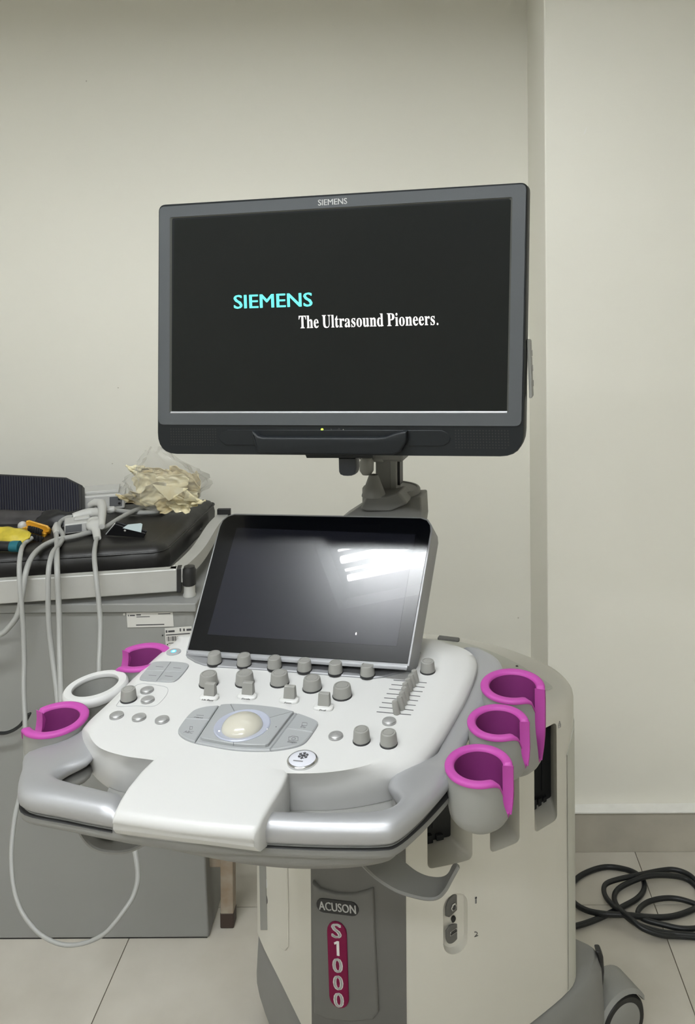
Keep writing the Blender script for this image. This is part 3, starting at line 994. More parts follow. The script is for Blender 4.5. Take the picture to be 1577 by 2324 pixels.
# four-key pad
quad_px = [(317, 1541), (332, 1522), (342, 1510), (355, 1504.5), (389, 1504.5), (421, 1507.5), (428, 1514), (416, 1531), (402, 1545), (389, 1550), (361, 1549), (325, 1546.5)]
Q = cr([CP(*p, -.0005) for p in quad_px], 3, True)
a1, a2 = CP(387.3, 1505.5, 0), CP(355, 1548.5, 0)
d1, d2 = CP(332, 1523.5, 0), CP(421, 1527, 0)
n1, n2 = unit(np.cross(CN, a2 - a1)), unit(np.cross(CN, d2 - d1))
for s1 in (1, -1):
    for s2 in (1, -1):
        k = clip(clip(Q, a1 + n1 * s1 * .0002, n1 * s1), d1 + n2 * s2 * .0002, n2 * s2)
        part('pad_key', MB().slab(k, CN, .0022, .0005), M_KEY, panel)
for x, y in ((362, 1513), (402, 1516), (346, 1533), (383, 1534.5)):
    cpt = CP(x, y, .0018)
    part('key_lettering', MB().slab(rrect(cpt, CU, CV, -.0055, .0055, -.0006, .0006, .0002), CN, .00005), M_GREYPRINT, panel, label='tiny dark word')

# trackball island
S4 = lambda pts: [(400 + x / 4.15, 1470 + y / 4.15) for x, y in pts]
pod = cr([CP(*p, -.0005) for p in S4([(20, 790), (60, 725), (120, 650), (180, 605), (280, 577), (400, 566), (540, 559), (720, 566), (870, 581), (1010, 602), (1140, 637), (1260, 680), (1325, 712), (1330, 745), (1290, 810), (1235, 885), (1175, 930), (1060, 962), (890, 984), (700, 986), (510, 972), (340, 942), (180, 910), (80, 872), (28, 830)])], 3, True)
cs = [CP(*p, 0) for p in S4([(395, 570), (175, 910), (1142, 636), (880, 985)])]
nl, nr = unit(np.cross(CN, cs[1] - cs[0])), unit(np.cross(CN, cs[3] - cs[2]))
if np.dot(nl, CU) < 0: nl = -nl
if np.dot(nr, CU) < 0: nr = -nr
E1, E2 = CP(*S4([(100, 690)])[0], 0), CP(*S4([(1230, 810)])[0], 0)
for base, nn, e in ((cs[0], -nl, E1), (cs[2], nr, E2)):
    sidek = clip(pod, base + nn * .0003, nn)
    hm = unit(np.cross(CN, nn))
    for s in (1, -1):
        part('side_key', MB().slab(clip(sidek, e + hm * s * .00012, hm * s), CN, .0035, .001), M_KEY, panel)
core = clip(clip(pod, cs[0] + nl * .0003, nl), cs[2] - nr * .0003, -nr)
m_ = MB().slab(core, CN, .0030, .0012)
coreo = part('track_island', m_, M_KEY, panel)
ins = inset(core, CN if np.dot(sum(np.cross(core[i], core[(i + 1) % len(core)]) for i in range(len(core))), CN) > 0 else -CN, .004)
ang = lambda px, py: math.atan2(float(np.dot(CP(px, py, .006) - CO, CV)), float(np.dot(CP(px, py, .006) - CO, CU)))
aL, aR, aF = ang(*S4([(548, 600)])[0]), ang(*S4([(935, 645)])[0]), ang(*S4([(508, 960)])[0])


def polar(P, t):
    d = CU * math.cos(t) + CV * math.sin(t)
    s_ = np.cross(CN, d)
    for i in range(len(P)):
        a, b = P[i - 1] - CO, P[i] - CO
        ya, yb = np.dot(a, s_), np.dot(b, s_)
        if (ya <= 0 < yb) or (yb <= 0 < ya):
            q = a + (b - a) * (ya / (ya - yb))
            if np.dot(q, d) > 0:
                return float(np.dot(q, d))
    return .05


for t0, t1, lab in ((aR, aL, 'key behind the trackball'), (aL, aF + 2 * math.pi, 'key on the left of the trackball'), (aF, aR, 'key on the right of the trackball')):
    ts = np.linspace(t0, t1, 30)
    pt_ = lambda r, t: CO + CU * r * math.cos(t) + CV * r * math.sin(t)
    outer = [pt_(polar(ins, t), t) for t in ts]
    inner = [pt_(.0323, t) for t in ts]
    for rim_ in (outer, inner):
        rim_[0] = rim_[0] + .0003 * V3(*(CU * -math.sin(t0) + CV * math.cos(t0)))
        rim_[-1] = rim_[-1] - .0003 * V3(*(CU * -math.sin(t1) + CV * math.cos(t1)))
    kb_ = MB()
    lo_ = outer + inner[::-1]
    kb_.loft([[q + CN * z for q in lo_] for z in (0, .0056)] + [[q + CN * .0062 for q in [o + (i_ - o) * .0008 / np.linalg.norm(i_ - o) for o, i_ in zip(outer, inner)] + inner[::-1]]])
    part('track_key', kb_, M_KEY, panel, label=lab, angle=30)
for x, y in ((398, 693), (940, 745)):
    part('key_dot', MB().lathe([(.0007, 0), (.0006, .0002), (0, .0002)], CF(CP(*S4([(x, y)])[0], .0062)), 8), M_DARKPRINT, panel)
M = CF(CO)
part('track_ring', MB().lathe([(.0322, 0), (.0322, .0066), (.031, .0074), (.027, .0066), (.0235, .0050), (.0232, .0)], M, 48, cap0=False, cap1=False), M_RING, panel, label='pale lit ring around the trackball')
part('track_ring_light', MB().lathe([(0, .0), (.0012, 0), (.0009, .0006), (0, .0006)], CF(CP(497, 1659.5, .0064)), 10), M_GLOW, panel)
part('track_ring_light', MB().lathe([(0, .0), (.0012, 0), (.0009, .0006), (0, .0006)], CF(CP(605, 1655, .0064)), 10), M_GLOW, panel)
bm_ = MB()
rb = .0238
bm_.lathe([(rb * math.cos(a), .0035 + rb * math.sin(a) * .58) for a in np.linspace(-.2, math.pi / 2 - .02, 18)], M, 40, cap0=False)
part('trackball', bm_, M_BALL, panel, label='ivory trackball')
tiny('ABC', 428, 1661.5, .0031, .0058, bold=.0)
tiny('Calibrad', 450, 1628.5, .0031, .0034)
tiny('Actualiz', 580, 1615.5, .0065, .0034)
tiny('Clip', 688, 1650, .0031, .0042)
tiny('Imagen', 663, 1684, .0031, .0040)
ic = MB()
for q in ([(655, 1677), (655, 1673), (660, 1672), (663, 1670.5), (668, 1671), (676, 1672.5), (676, 1681), (666, 1681.5), (655, 1680), (655, 1677)], [(685, 1647), (686, 1640), (697, 1641), (696, 1647), (685, 1646)], [(430, 1655), (431, 1649), (437, 1649), (436, 1655), (430, 1655)], [(446, 1623), (462, 1624)]):
    ic.tube([CP(*p, .0031) for p in q], .0003, 5)
for a in range(12):
    pass
ic.tube([CP(666, 1676.5, .0031) + .0022 * (math.cos(t) * CU + math.sin(t) * CV) for t in np.linspace(0, 2 * math.pi, 14)], .0003, 5)
part('key_icons', ic, M_GREYPRINT, panel)

# freeze button with snowflake
c = CP(686, 1727, .0003)
M = CF(c)
part('freeze_button', MB().lathe([(.0165, -.001), (.0165, .0018), (.0155, .0028), (.0146, .0030), (.0144, .0024)], M, 40, cap1=False), M_CHROME, panel, label='chrome rim of the round freeze button')
part('freeze_lens', MB().lathe([(.0144, .0024), (.012, .0031), (.006, .0036), (0, .0037)], M, 40, cap0=False), M_FREEZE, panel, label='pale translucent lens')
sn = MB()
sc_ = c + CV * .0032 + CN * .0040
for k in range(6):
    a = math.radians(60 * k + 30)
    d = CU * math.cos(a) + CV * math.sin(a)
    sn.tube([sc_, sc_ + d * .0058], .0006, 6)
    for s in (-1, 1):
        b = math.radians(60 * k + 30 + s * 50)
        d2 = CU * math.cos(b) + CV * math.sin(b)
        sn.tube([sc_ + d * .0034, sc_ + d * .0034 + d2 * .0022], .0005, 6)
part('snowflake_mark', sn, M_DARKPRINT, panel)
part('key_lettering', MB().slab(rrect(c - CV * .0062 + CN * .0037, CU, CV, -.008, .003, -.0008, .0008, .0003), CN, .0001), M_GREYPRINT, panel, label='tiny dark word')

# toggle paddles
PAD = {}
for s, x, y in (('Lin Base', 474.7, 1584.5), ('Escala', 561, 1582), ('Foco', 656, 1591), ('Prof', 734, 1607.5)):
    M = CF(CP(x, y, 0))
    if not PAD:
        mb_ = MB()
        o = CP(x, y, 0)
        base = [o + CU * (.0125 * math.copysign(abs(math.cos(t)) ** .7, math.cos(t)) * (1 - .0 * math.sin(t))) + CV * (.0072 * math.copysign(abs(math.sin(t)) ** .7, math.sin(t))) for t in np.linspace(0, 2 * math.pi, 28, endpoint=False)]
        mb_.slab(base, CN, .0035, .0022, steps=3)
        PAD['base'] = part('paddle_base', mb_, M_WHITE, panel, M=M, angle=50)
        p = o + CV * .0028 + CU * .0003
        mb_ = MB().loft([[p + CU * sx * .0074 + CV * sy * .0045 + CN * .0030 for sx, sy in ((-1, -1), (1, -1), (1, 1), (-1, 1))], [p + CU * sx * .0068 + CV * (sy * .0028 + .001) + CN * .0175 for sx, sy in ((-1, -1), (1, -1), (1, 1), (-1, 1))]])
        PAD['blade'] = part('toggle_paddle', mb_, M_KNOB, panel, M=M, bevel=.001)
    else:
        clone(PAD['base'], panel, M)
        clone(PAD['blade'], panel, M)
    part('key_lettering', text_mb(s, .0046, frame(CP(x, y, .0037) - CV * .0043, CU, CV, CN), bold=.02, depth=.00005), M_DARKPRINT, panel, smooth=False)

# eight sliders
S5 = lambda x, y: (720 + x / 4.38, 1470 + y / 4.38)
sl = [(757, 323), (735, 367), (712, 411), (688, 457), (663, 500), (640, 547), (614, 593), (588, 639)]
sr = [(1088, 350), (1067, 394), (1047, 438), (1024, 483), (1002, 527), (980, 573), (957, 620), (933, 667)]
sx_ = [982, 950, 921, 893, 883, 862, 838, 792]
SL = None
for a, b, x in zip(sl, sr, sx_):
    A, B = CP(*S5(*a), 0), CP(*S5(*b), 0)
    part('slider_slot', MB().slab(rrect((A + B) / 2, CU, CV, -np.linalg.norm(B - A) / 2, np.linalg.norm(B - A) / 2, -.0006, .0006, .0005), CN, .0002), M_DARKPRINT, panel)
    t = (x - a[0]) / (b[0] - a[0])
    c = A + (B - A) * t + CN * .0003
    M = CF(c)
    if SL is None:
        Mt = M @ Matrix.Rotation(math.radians(-10), 4, 'Y')
        SL = part('slider_knob', MB().lathe([(.0042, -.0005), (.0042, .002), (.0036, .0135), (.0031, .015), (0, .0154)], Mt, 16), M_KNOB, panel, M=M)
    else:
        clone(SL, panel, M)

# ---------------------------------------------------------------- touch screen
def quad_frame(TL, TR, BR, BL, width=None, depth_bl=None):
    r = [ray(*p) for p in (TL, TR, BR, BL)]
    d = np.linalg.solve(np.array([-r[1], r[2], -r[3]]).T, -r[0])
    q = np.array([r[0], d[0] * r[1], d[1] * r[2], d[2] * r[3]])
    s = width / np.linalg.norm(q[1] - q[0]) if width else depth_bl / q[3][1]
    q = q * s + EYE_P
    a = unit(q[1] - q[0])
    b = q[0] - q[3]
    b = unit(b - a * np.dot(a, b))
    return q.mean(axis=0), a, b, np.cross(a, b)


tb = CP(427, 1475, .006)
TO, TA, TBv, TN = quad_frame((524, 1168), (977, 1176), (925, 1507), (427, 1475), depth_bl=tb[1])
TP = lambda px, py, off=0.0: on_plane(px, py, TO + TN * off, TN)
gl = [(427, 1475), (500, 1196), (507, 1182), (518, 1173), (532, 1169), (750, 1173), (955, 1177), (969, 1182), (976, 1193), (977, 1206), (925, 1507), (680, 1491)]
front = [TP(*p) for p in gl]
cenT = sum(front) / len(front)
grow = lambda P, d: [p + unit(p - cenT) * d for p in P]
o_ = inset(front, TN if np.dot(sum(np.cross(front[i], front[(i + 1) % len(front)]) for i in range(len(front))), TN) > 0 else -TN, -.0022)
m_ = MB().loft([[p - TN * .050 + (cenT - p) * .10 for p in o_], [p - TN * .046 + (cenT - p) * .03 for p in o_], [p - TN * .040 for p in o_], [p - TN * .002 for p in o_], [p * 1.0 for p in inset(o_, -TN, 0)], [p + TN * .0004 for p in front]])
touch = part('touch_screen', m_, M_WING, mach, angle=40, label='tilted touch screen with silver housing')
part('touch_glass', MB().slab(front, TN, .0012, .0003), M_GLASS, touch, label='glossy black glass front')
part('display', MB().slab([TP(*p, .0012) for p in ((537, 1198), (943, 1213), (900, 1467), (471, 1440))], TN, .0003), M_DISP, touch, label='dark blank display')
cpx = TP(808, 1438.5, .0016)
part('screen_cursor', MB().slab([cpx + TA * a + TBv * b for a, b in ((-.0009, -.0012), (.0004, -.0016), (.0009, -.0006), (.0006, .0016), (-.0003, .0021), (-.0010, .0008))], TN, .0002), M_GLOW, touch, label='small lit white cursor on the display')
# lip and knob strip below the glass
bl, br = TP(427, 1475), TP(925, 1507)
e = unit(br - bl)
L = np.linalg.norm(br - bl)
rws = []
for off, dz in ((.0002, .0), (.0008, -.0007), (.0016, -.0018), (.0026, -.0028), (.0042, -.0035), (.006, -.0038), (.008, -.0038)):
    rws.append([bl + e * (L * t) - CV * off + CN * dz for t in np.linspace(0, 1, 12)])
strip_px = [(424, 1480), (422, 1489), (425, 1495), (443, 1506), (463, 1513), (496, 1517), (605, 1524), (713, 1532), (780, 1538), (848, 1543), (870, 1540), (898, 1533), (921, 1527), (934, 1519), (955, 1484), (940, 1470), (700, 1462), (440, 1452)]
part('knob_strip', MB().slab([CP(*p, -.001) for p in strip_px], CN, .0034, .001), M_WING, touch, label='silver grey strip with six knobs')
part('screen_lip', MB().loft(rws, closed=False), M_WING, touch)
KS = None
for x, y in ((487, 1504), (554, 1508.5), (623, 1514.6), (691, 1520.6), (761.5, 1526), (834, 1531.6)):
    M = CF(CP(x, y, .0024))
    if KS is None:
        r, h, n = .0098, .0136, 22
        mb_ = MB()
        mb_.lathe([(r * 1.02, -.001), (r * 1.02, .0014), (r * .97, .0015)], M, n, mi=1, cap1=False)
        mb_.loft([[M @ Vector((r * q * (1 + (.014 if k % 2 and z < h - .003 else -.008)) * math.cos(2 * math.pi * k / n), r * q * math.sin(2 * math.pi * k / n), z)) for k in range(n)] for q, z in ((.97, .0015), (.88, h - .002), (.82, h - .0004), (.76, h), (.66, h), (.655, h - .0006), (.60, h - .0002))], cap0=False)
        KS = part('knob', mb_, [M_KNOB, M_BLACK], touch, M=M, angle=25)
    else:
        clone(KS, touch, M)
# stand behind the glass
q0 = [TO - TN * .03 + TA * sx * .09 + TBv * sy for sx, sy in ((-1, -.10), (1, -.10), (1, .02), (-1, .02))]
q1 = [CP(500, 1470, -.01) + CV * .02, CP(880, 1490, -.01) + CV * .02, CP(880, 1490, -.01) + CV * .09, CP(500, 1470, -.01) + CV * .09]
part('screen_stand', MB().loft([q0, q1]), M_COVER, touch, bevel=.004)

# ---------------------------------------------------------------- probe cups and gel ring
def cup(c, r, depth, slot, half, zslot, M, label):
    """C-shaped holder: pale shell, purple liner and slot lips. c centre of rim, slot centre angle."""
    N = 46
    hz = lambda z: half * (1 - .8 * min(1, max(0, (z / zslot - .25) / .75)) ** 1.6)
    thz = lambda z: [slot + hz(z) + (2 * math.pi - 2 * hz(z)) * k / N for k in range(N + 1)]
    th = thz(0)
    pt = lambda rr, t, z: c + CU * rr * math.cos(t) + CV * rr * math.sin(t) + CN * z
    ri = r * .73
    edge = [min(k, N - k) * (2 * math.pi - 2 * half) / N * r for k in range(N + 1)]
    near0 = math.sin(th[0]) < math.sin(th[N])              # which slot side faces the operator
    rc = .017
    rcs = [.006 if (k > N / 2) == near0 else .017 for k in range(N + 1)]
    drop = [0 if d >= q else -(q - math.sqrt(max(0, q * q - (q - d) ** 2))) * .95 for q, d in zip(rcs, edge)]
    sl = lambda z: 1.0 if z > -depth * .35 else 1.0 - .16 * ((-z - depth * .35) / (depth * .65)) ** 2
    shell = MB()
    zs = [-.004, -.012, -.020] + [-.020 + (zslot + .020) * q for q in (.25, .5, .75, .9, 1)]
    shell.loft([[pt((r - .0012) * sl(z), t, z + d * (1 - z / zslot)) for t, d in zip(thz(z), drop)] for i, z in enumerate(zs)], closed=False)
    full = [2 * math.pi * k / 48 for k in range(48)]
    low = [(sl(zslot), zslot)] + [(sl(zslot) * (1 - .62 * q ** 2.2), zslot - (depth + zslot) * q) for q in (.25, .5, .72, .88, 1.0)]
    shell.loft([[pt((r - .0012) * f, t, z) for t in full] for f, z in low], cap0=False)
    cup_ = part('cup_holder', shell, M_CUP, mach, label=label, angle=50)
    ln = MB()
    prof = [(r - .0014, -.0050), (r + .0004, -.0044), (r + .0006, -.0022), (r - .0006, -.0006), (r - .0026, 0), (ri + .0022, -.0004), (ri + .0006, -.0016), (ri, -.0036)]
    prof2 = [(ri, -.0036), (ri * .985, -.02), (ri * .97, -.02 + (zslot + .02) * .5), (ri * .96, -.02 + (zslot + .02) * .8), (ri * .95, zslot)]
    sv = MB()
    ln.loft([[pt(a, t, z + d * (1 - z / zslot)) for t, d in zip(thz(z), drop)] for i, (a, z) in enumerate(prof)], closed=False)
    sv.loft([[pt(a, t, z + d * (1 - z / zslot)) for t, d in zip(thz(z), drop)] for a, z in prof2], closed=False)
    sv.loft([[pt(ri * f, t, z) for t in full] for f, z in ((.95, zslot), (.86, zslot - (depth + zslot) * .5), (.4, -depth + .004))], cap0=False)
    for sgn, k in (((-1, N),) if near0 else ((1, 0),)):     # thick purple lip down the far side of the slot
        rg = []
        for z in (-.0016, -.005, -.012, -.020, zslot * .55, zslot * .7, zslot * .85, zslot - .002):
            t0 = thz(z)[k]
            g = .20 * (1 - min(1, (z / zslot) ** 2) * .85) * min(1, max(.02, (-z - .0012) / .012)) ** .7
            ro = (r + .0006) * sl(z)
            rg.append([pt(ri * .96, t0, z), pt(ri * .99, t0 + sgn * g, z), pt(ro, t0 + sgn * g, z), pt(ro + .0008, t0 + sgn * g * .5, z), pt(ro, t0, z)])
        ln.loft(rg)
    a = [slot + hz(zslot) * (k / 4 - 1) for k in range(9)]
    ln.loft([[pt(ri * .95, t, zslot) for t in a], [pt((r - .001) * sl(zslot), t, zslot + .0005) for t in a], [pt((r - .001) * sl(zslot), t, zslot - .003) for t in a]], closed=False)
    part('shaded_liner_inside', sv, M_PURPLE_SHADE, cup_, angle=50, label='inside of the purple liner with shade in its colour')
    part('rubber_liner', ln, M, cup_, angle=50, label='magenta purple rubber liner')
    return cup_


D = math.radians
cup(CP(1086, 1732, -.004), .0362, .068, D(-16), D(21), -.046, M_PURPLE, 'front cup on the right wing')
cup(CP(1130, 1634, -.004), .0358, .068, D(-14), D(21), -.046, M_PURPLE, 'middle cup on the right wing')
cup(CP(1163, 1552, -.004), .0402, .112, D(-24), D(17), -.085, M_PURPLE, 'rear deep cup on the right wing')
cup(CP(126, 1628, -.004), .0372, .068, D(184), D(24), -.046, M_PURPLE, 'front cup on the left wing')
cup(CP(322, 1487, -.004), .0385, .068, D(196), D(34), -.046, M_PURPLE, 'rear cup on the left wing')
c = CP(216, 1553, -.010)
Mr = frame(c, CU, CV, CN) @ Matrix.Rotation(D(-5), 4, 'Y')
hold = part('gel_ring_holder', MB().lathe([(.036, -.006), (.036, -.03), (.033, -.062), (.02, -.068), (.0, -.068), (.0, -.066), (.019, -.064), (.0285, -.058), (.0295, -.005)], Mr, 40, cap0=False, cap1=False), M_CUP, mach, label='white ringed gel bottle holder on the left wing')
part('gel_ring', MB().lathe([(.0290, -.0055), (.0285, -.003), (.0292, -.0008), (.031, 0), (.0385, -.0006), (.0405, -.003), (.0412, -.007), (.040, -.011), (.037, -.013)], Mr, 48, cap0=False, cap1=False), M_WHITE, hold, label='glossy white ring')
part('holder_floor', MB().lathe([(.0, -.052), (.027, -.052), (.027, -.054), (.0, -.054)], Mr, 32), M_COVER, hold)
# stubs joining the cups to the wings
for px, py, dx in ((1086, 1732, -.036), (1130, 1634, -.036), (1163, 1552, -.038), (126, 1628, .036), (216, 1553, .036), (322, 1487, .036)):
    p = CP(px, py, -.036) + CU * dx
    part('cup_bracket', MB().box(CF(p), .022, .02, .014), M_WING, console, bevel=.004)

# cable hooks under the console
def hook(near, far, yn, yf, name, lab, th=.004):
    A = cr([at_y(x, y, yy) for (x, y), yy in zip(near, np.linspace(yn[0], yn[1], len(near)))], 5)
    B = cr([at_y(x, y, yy) for (x, y), yy in zip(far, np.linspace(yf[0], yf[1], len(far)))], 5)
    rings = []
    for i in range(len(A)):
        t = unit(A[min(i + 1, len(A) - 1)] - A[max(i - 1, 0)])
        w_ = unit(B[i] - A[i])
        n_ = unit(np.cross(t, w_)) * th / 2
        c0, c1 = A[i], B[i]
        rings.append([c0 - n_, c0 - w_ * th * .4, c0 + n_, c1 + n_, c1 + w_ * th * .4, c1 - n_])
    return part(name, MB().loft(rings), M_GREY, mach, angle=50, label=lab)


hook([(815, 1955), (850, 1990), (890, 2017), (922, 2030), (964, 2040), (992, 2038), (1010, 2022), (1024, 1997), (1040, 1968)],
     [(850, 1930), (895, 1940), (920, 1962), (945, 1981), (972, 1992), (1001, 1994), (1019, 1985), (1030, 1965), (1039, 1961)], (.97, .97), (1.02, 1.0), 'cable_hook', 'dark grey cable hook under the right of the console')
hook([(330, 1915), (290, 1932), (245, 1934), (212, 1924), (190, 1903), (176, 1875), (172, 1850)],
     [(330, 1900), (300, 1905), (262, 1906), (232, 1899), (210, 1888), (196, 1868), (190, 1845)], (.97, .99), (1.04, 1.04), 'cable_hook', 'grey cable hook under the left of the handle')

# ---------------------------------------------------------------- monitor arm
Y1 = 1.335
kp = Y1 / F
hc = at_y(888, 1108, Y1)
XA, YA = unit(V3(.975, -.22, 0)), unit(V3(.22, .975, 0))
AF = lambda o: frame(o, XA, YA, UZ)
arm = MB()
pr = [((772, 1178), (957, 1180), 1.30, .05), ((800, 1160), (957, 1172), 1.31, .05), ((820, 1146), (956, 1150), 1.32, .05), ((825, 1134), (955, 1128), 1.33, .05)]
ptop = [at_y(840, 1128, Y1), at_y(953, 1128, Y1)]
rg = []
for (a, b, yy, dpt) in [((640, 1290), (900, 1300), 1.28, .07), ((740, 1205), (950, 1210), 1.29, .06)] + pr:
    A, B = at_y(*a, yy), at_y(*b, yy)
    rg.append([A, A * .5 + B * .5 - YA * .012, B, B + YA * dpt, A + YA * dpt])
rg[0] = [p - UZ * .06 for p in rg[0]]
arm.loft(rg)
armo = part('monitor_arm', arm, M_GREY, mach, bevel=.006, label='grey arm that carries the monitor')
ell = lambda o, rx, z: [o + XA * rx * math.cos(t) + YA * rx * .95 * math.sin(t) + UZ * z for t in np.linspace(0, 2 * math.pi, 40, endpoint=False)]
hubc = at_y(888, 1105, Y1 + .03)
part('arm_hub', MB().loft([ell(hubc, .0475, -.045), ell(hubc, .0475, -.002), ell(hubc, .0460, 0), ell(hubc, .043, .0003), ell(hubc, .042, -.0015)]), M_GREY, armo)
wd_ = MB()
tip = [at_y(x, y, Y1 - .035) for x, y in ((830, 1126), (876, 1127), (905, 1118), (925, 1143), (885, 1161), (832, 1161), (815, 1158))]
wd_.loft([[p + YA * .0 for p in tip], [p + YA * .05 for p in tip]])
part('arm_wedge', wd_, M_GREY, armo, bevel=.004)
cb = at_y(848, 1122, Y1 - .02)
part('arm_cone', MB().lathe([(.0192, -.002), (.0188, 0), (.0075, .0300), (.0068, .031), (.0068, .029), (0, .029)], AF(cb), 32), M_GREY, armo, label='grey cone cap')
post0, post1 = at_y(880, 1108, Y1 + .03), at_y(880, 1030, Y1 + .03)
hp = float(post1[2] - post0[2])
part('arm_post', MB().box(AF(post0 - XA * .003), .026, .034, hp + .06, z0=-.01), M_GREY, armo, bevel=.002)
part('post_rail', MB().box(AF(post0 + XA * .0140 - YA * .003), .009, .03, hp + .04, z0=0), M_CUP, armo)
part('post_gap', MB().box(AF(post0 + XA * .0205 + YA * .002), .004, .02, hp + .04, z0=.008), M_BLACK, armo)
jt = at_y(905, 1038, Y1 + .02)
part('tilt_joint', MB().box(AF(jt + UZ * .018 - XA * .024), .074, .05, .040), M_GREY, armo, bevel=.004)
part('joint_knuckle', MB().lathe([(.0, 0), (.007, 0), (.011, .006), (.0115, .02), (.008, .026), (0, .026)], frame(at_y(832, 1077, Y1 - .01), XA, YA, UZ), 18), M_CUP, armo)
part('joint_plate', MB().box(AF(jt - XA * .035 + UZ * .006 - YA * .01), .03, .03, .02), M_CUP, armo, bevel=.002)

# ---------------------------------------------------------------- monitor
MO, MA, MBv, MN = quad_frame((397, 500), (1162, 455), (1152, 933), (389, 933), width=.476)
MP = lambda px, py, off=0.0: on_plane(px, py, MO + MN * off, MN)
mab = lambda px, py: (float(np.dot(MP(px, py) - MO, MA)), float(np.dot(MP(px, py) - MO, MBv)))
m2w = lambda a, b, off=0.0: MO + MA * a + MBv * b + MN * off


def mrect(TL, TR, BR, BL, rt, rb, off=0.0, n=6):
    q = [np.array(mab(*p)) for p in (TL, TR, BR, BL)]
    out = []
    for i, r in zip(range(4), (rt, rt, rb, rb)):
        p, a, b = q[i], q[i - 1], q[(i + 1) % 4]
        d0, d1 = unit(a - p), unit(b - p)
        s, e = p + d0 * r, p + d1 * r
        for k in range(n + 1):
            t = k / n
            c = s * (1 - t) ** 2 + 2 * p * t * (1 - t) * (1 - .0) + e * t * t
            out.append(m2w(c[0], c[1], off))
    return out


OUT = ((359, 465), (1197.5, 413.5), (1188, 1037), (356.5, 1030.5))
sc = lambda P, k, off: [(p - MO) * 1 + MO + (MO - p) * k + MN * off for p in P]
o0 = mrect(*OUT, .010, .030)
m_ = MB().loft([sc(o0, .12, -.060), sc(o0, .05, -.052), sc(o0, .004, -.040), sc(o0, 0, -.030), sc(o0, 0, -.002), sc(o0, .004, 0.0)])
mon = part('monitor', m_, M_HOUSE, mach, angle=40, label='charcoal monitor with lit start-up screen')
BZ = ((362.5, 469.5), (1194.5, 417.5), (1183.5, 967), (360, 963.5))
IN = ((386.5, 493.5), (1163, 447.5), (1153.5, 938), (385.5, 938.5))
bo, bi = mrect(*BZ, .0075, .009, .0), mrect(*IN, .003, .003, .0)
scr = mrect((396, 499.5), (1161.5, 453.5), (1152, 933.5), (390, 934), .0008, .0008, .0)
m_ = MB().loft([bo, [p + MN * .0012 for p in sc(bo, .0008, 0)], [p + MN * .0012 for p in sc(bi, -.002, 0)], [p + MN * .0009 for p in bi]], closed=True, cap0=False, cap1=False)
part('bezel', m_, M_BEZEL, mon, angle=25, label='slate grey screen frame')
m_ = MB().loft([[p + MN * .0009 for p in bi], [p - MN * .0 for p in sc(bi, .012, .0003)]], cap0=False, cap1=False)
part('bezel_slope', m_, M_BEZEL_SHADE, mon, label='sloped inner edge of the frame with shade in its colour')
sil = MB()
bl_, br_ = m2w(*mab(388, 936.3)), m2w(*mab(1151, 935.8))
sil.loft([[bl_ + MN * .0012 - MBv * .0013, br_ + MN * .0012 - MBv * .0013], [bl_ + MN * .0018, br_ + MN * .0018], [bl_ + MN * .0006 + MBv * .0016, br_ + MN * .0006 + MBv * .0016]], closed=False)
part('bezel_lit_edge', sil, M_WING, mon, label='lower edge of the frame with light in its colour')  # paler strip paints the light that falls on the lower slope
part('screen', MB().slab(scr, MN, .0005), M_SCREEN, mon, label='dark screen with cyan and white lettering')


def dist(p, q):
    a, b = mab(*p), mab(*q)
    return math.hypot(a[0] - b[0], a[1] - b[1])


o = MP(754.5, 458, .0013)
part('logo', fit(text_mb('SIEMENS', .01, frame(o, MA, MBv, MN), bold=.014), o, MA, MBv, dist((722, 459), (788, 456)), dist((755, 451.5), (755, 465))), M_PRINT, mon, smooth=False, label='white SIEMENS lettering on the frame')
o = MP(618.5, 682.5, .0007)
part('screen_lettering', fit(text_mb('SIEMENS', .03, frame(o, MA, MBv, MN), bold=.016), o, MA, MBv, dist((529.5, 684), (708, 680)), dist((618, 667.5), (618, 699))), M_CYAN, mon, smooth=False, label='cyan SIEMENS on the screen')
o = MP(833, 727, .0007)
sm, _ = serif_mb('The Ultrasound Pioneers.', .015, frame(o, MA, MBv, MN))
part('screen_lettering', fit(sm, o, MA, MBv, dist((675.5, 730), (991, 721)), dist((833, 711.5), (833, 741.5))), M_GLOW, mon, smooth=False, label='white serif slogan on the screen')

# lower bar: grip, flanges, LED, speaker holes
fl_ = [(516, 975.5), (1003, 976.5), (1016, 983), (1022, 994), (1019, 1004), (1006, 1012), (760, 1012), (513, 1009.5), (502, 1002), (498, 991), (503, 981)]
part('grip_flange', MB().slab([MP(*p, .0002) for p in fl_], MN, .0010, .0005), M_HOUSE, mon)
gr = [(577, 976), (584, 979), (591, 987), (600, 989.5), (640, 990), (860, 990.5), (878, 989), (900, 981), (918, 976.5), (926, 977), (926, 1000), (912, 1022), (895, 1029), (600, 1027), (590, 1022), (583, 1005)]
part('grip', MB().slab([MP(*p, .001) for p in gr], MN, .010, .003, steps=3), M_HOUSE, mon, angle=50)
for x, y, r, m in ((731, 975, .0017, M_LED), (750.5, 974.5, .0011, M_BLACK), (769, 974.5, .0016, M_BLACK), (779, 975, .0008, M_COVER)):
    part('status_led' if m is M_LED else 'sensor_window', MB().lathe([(r, -.0005), (r, .0004), (0, .0006)], frame(MP(x, y, .0001), MA, MBv, MN), 12), m, mon)
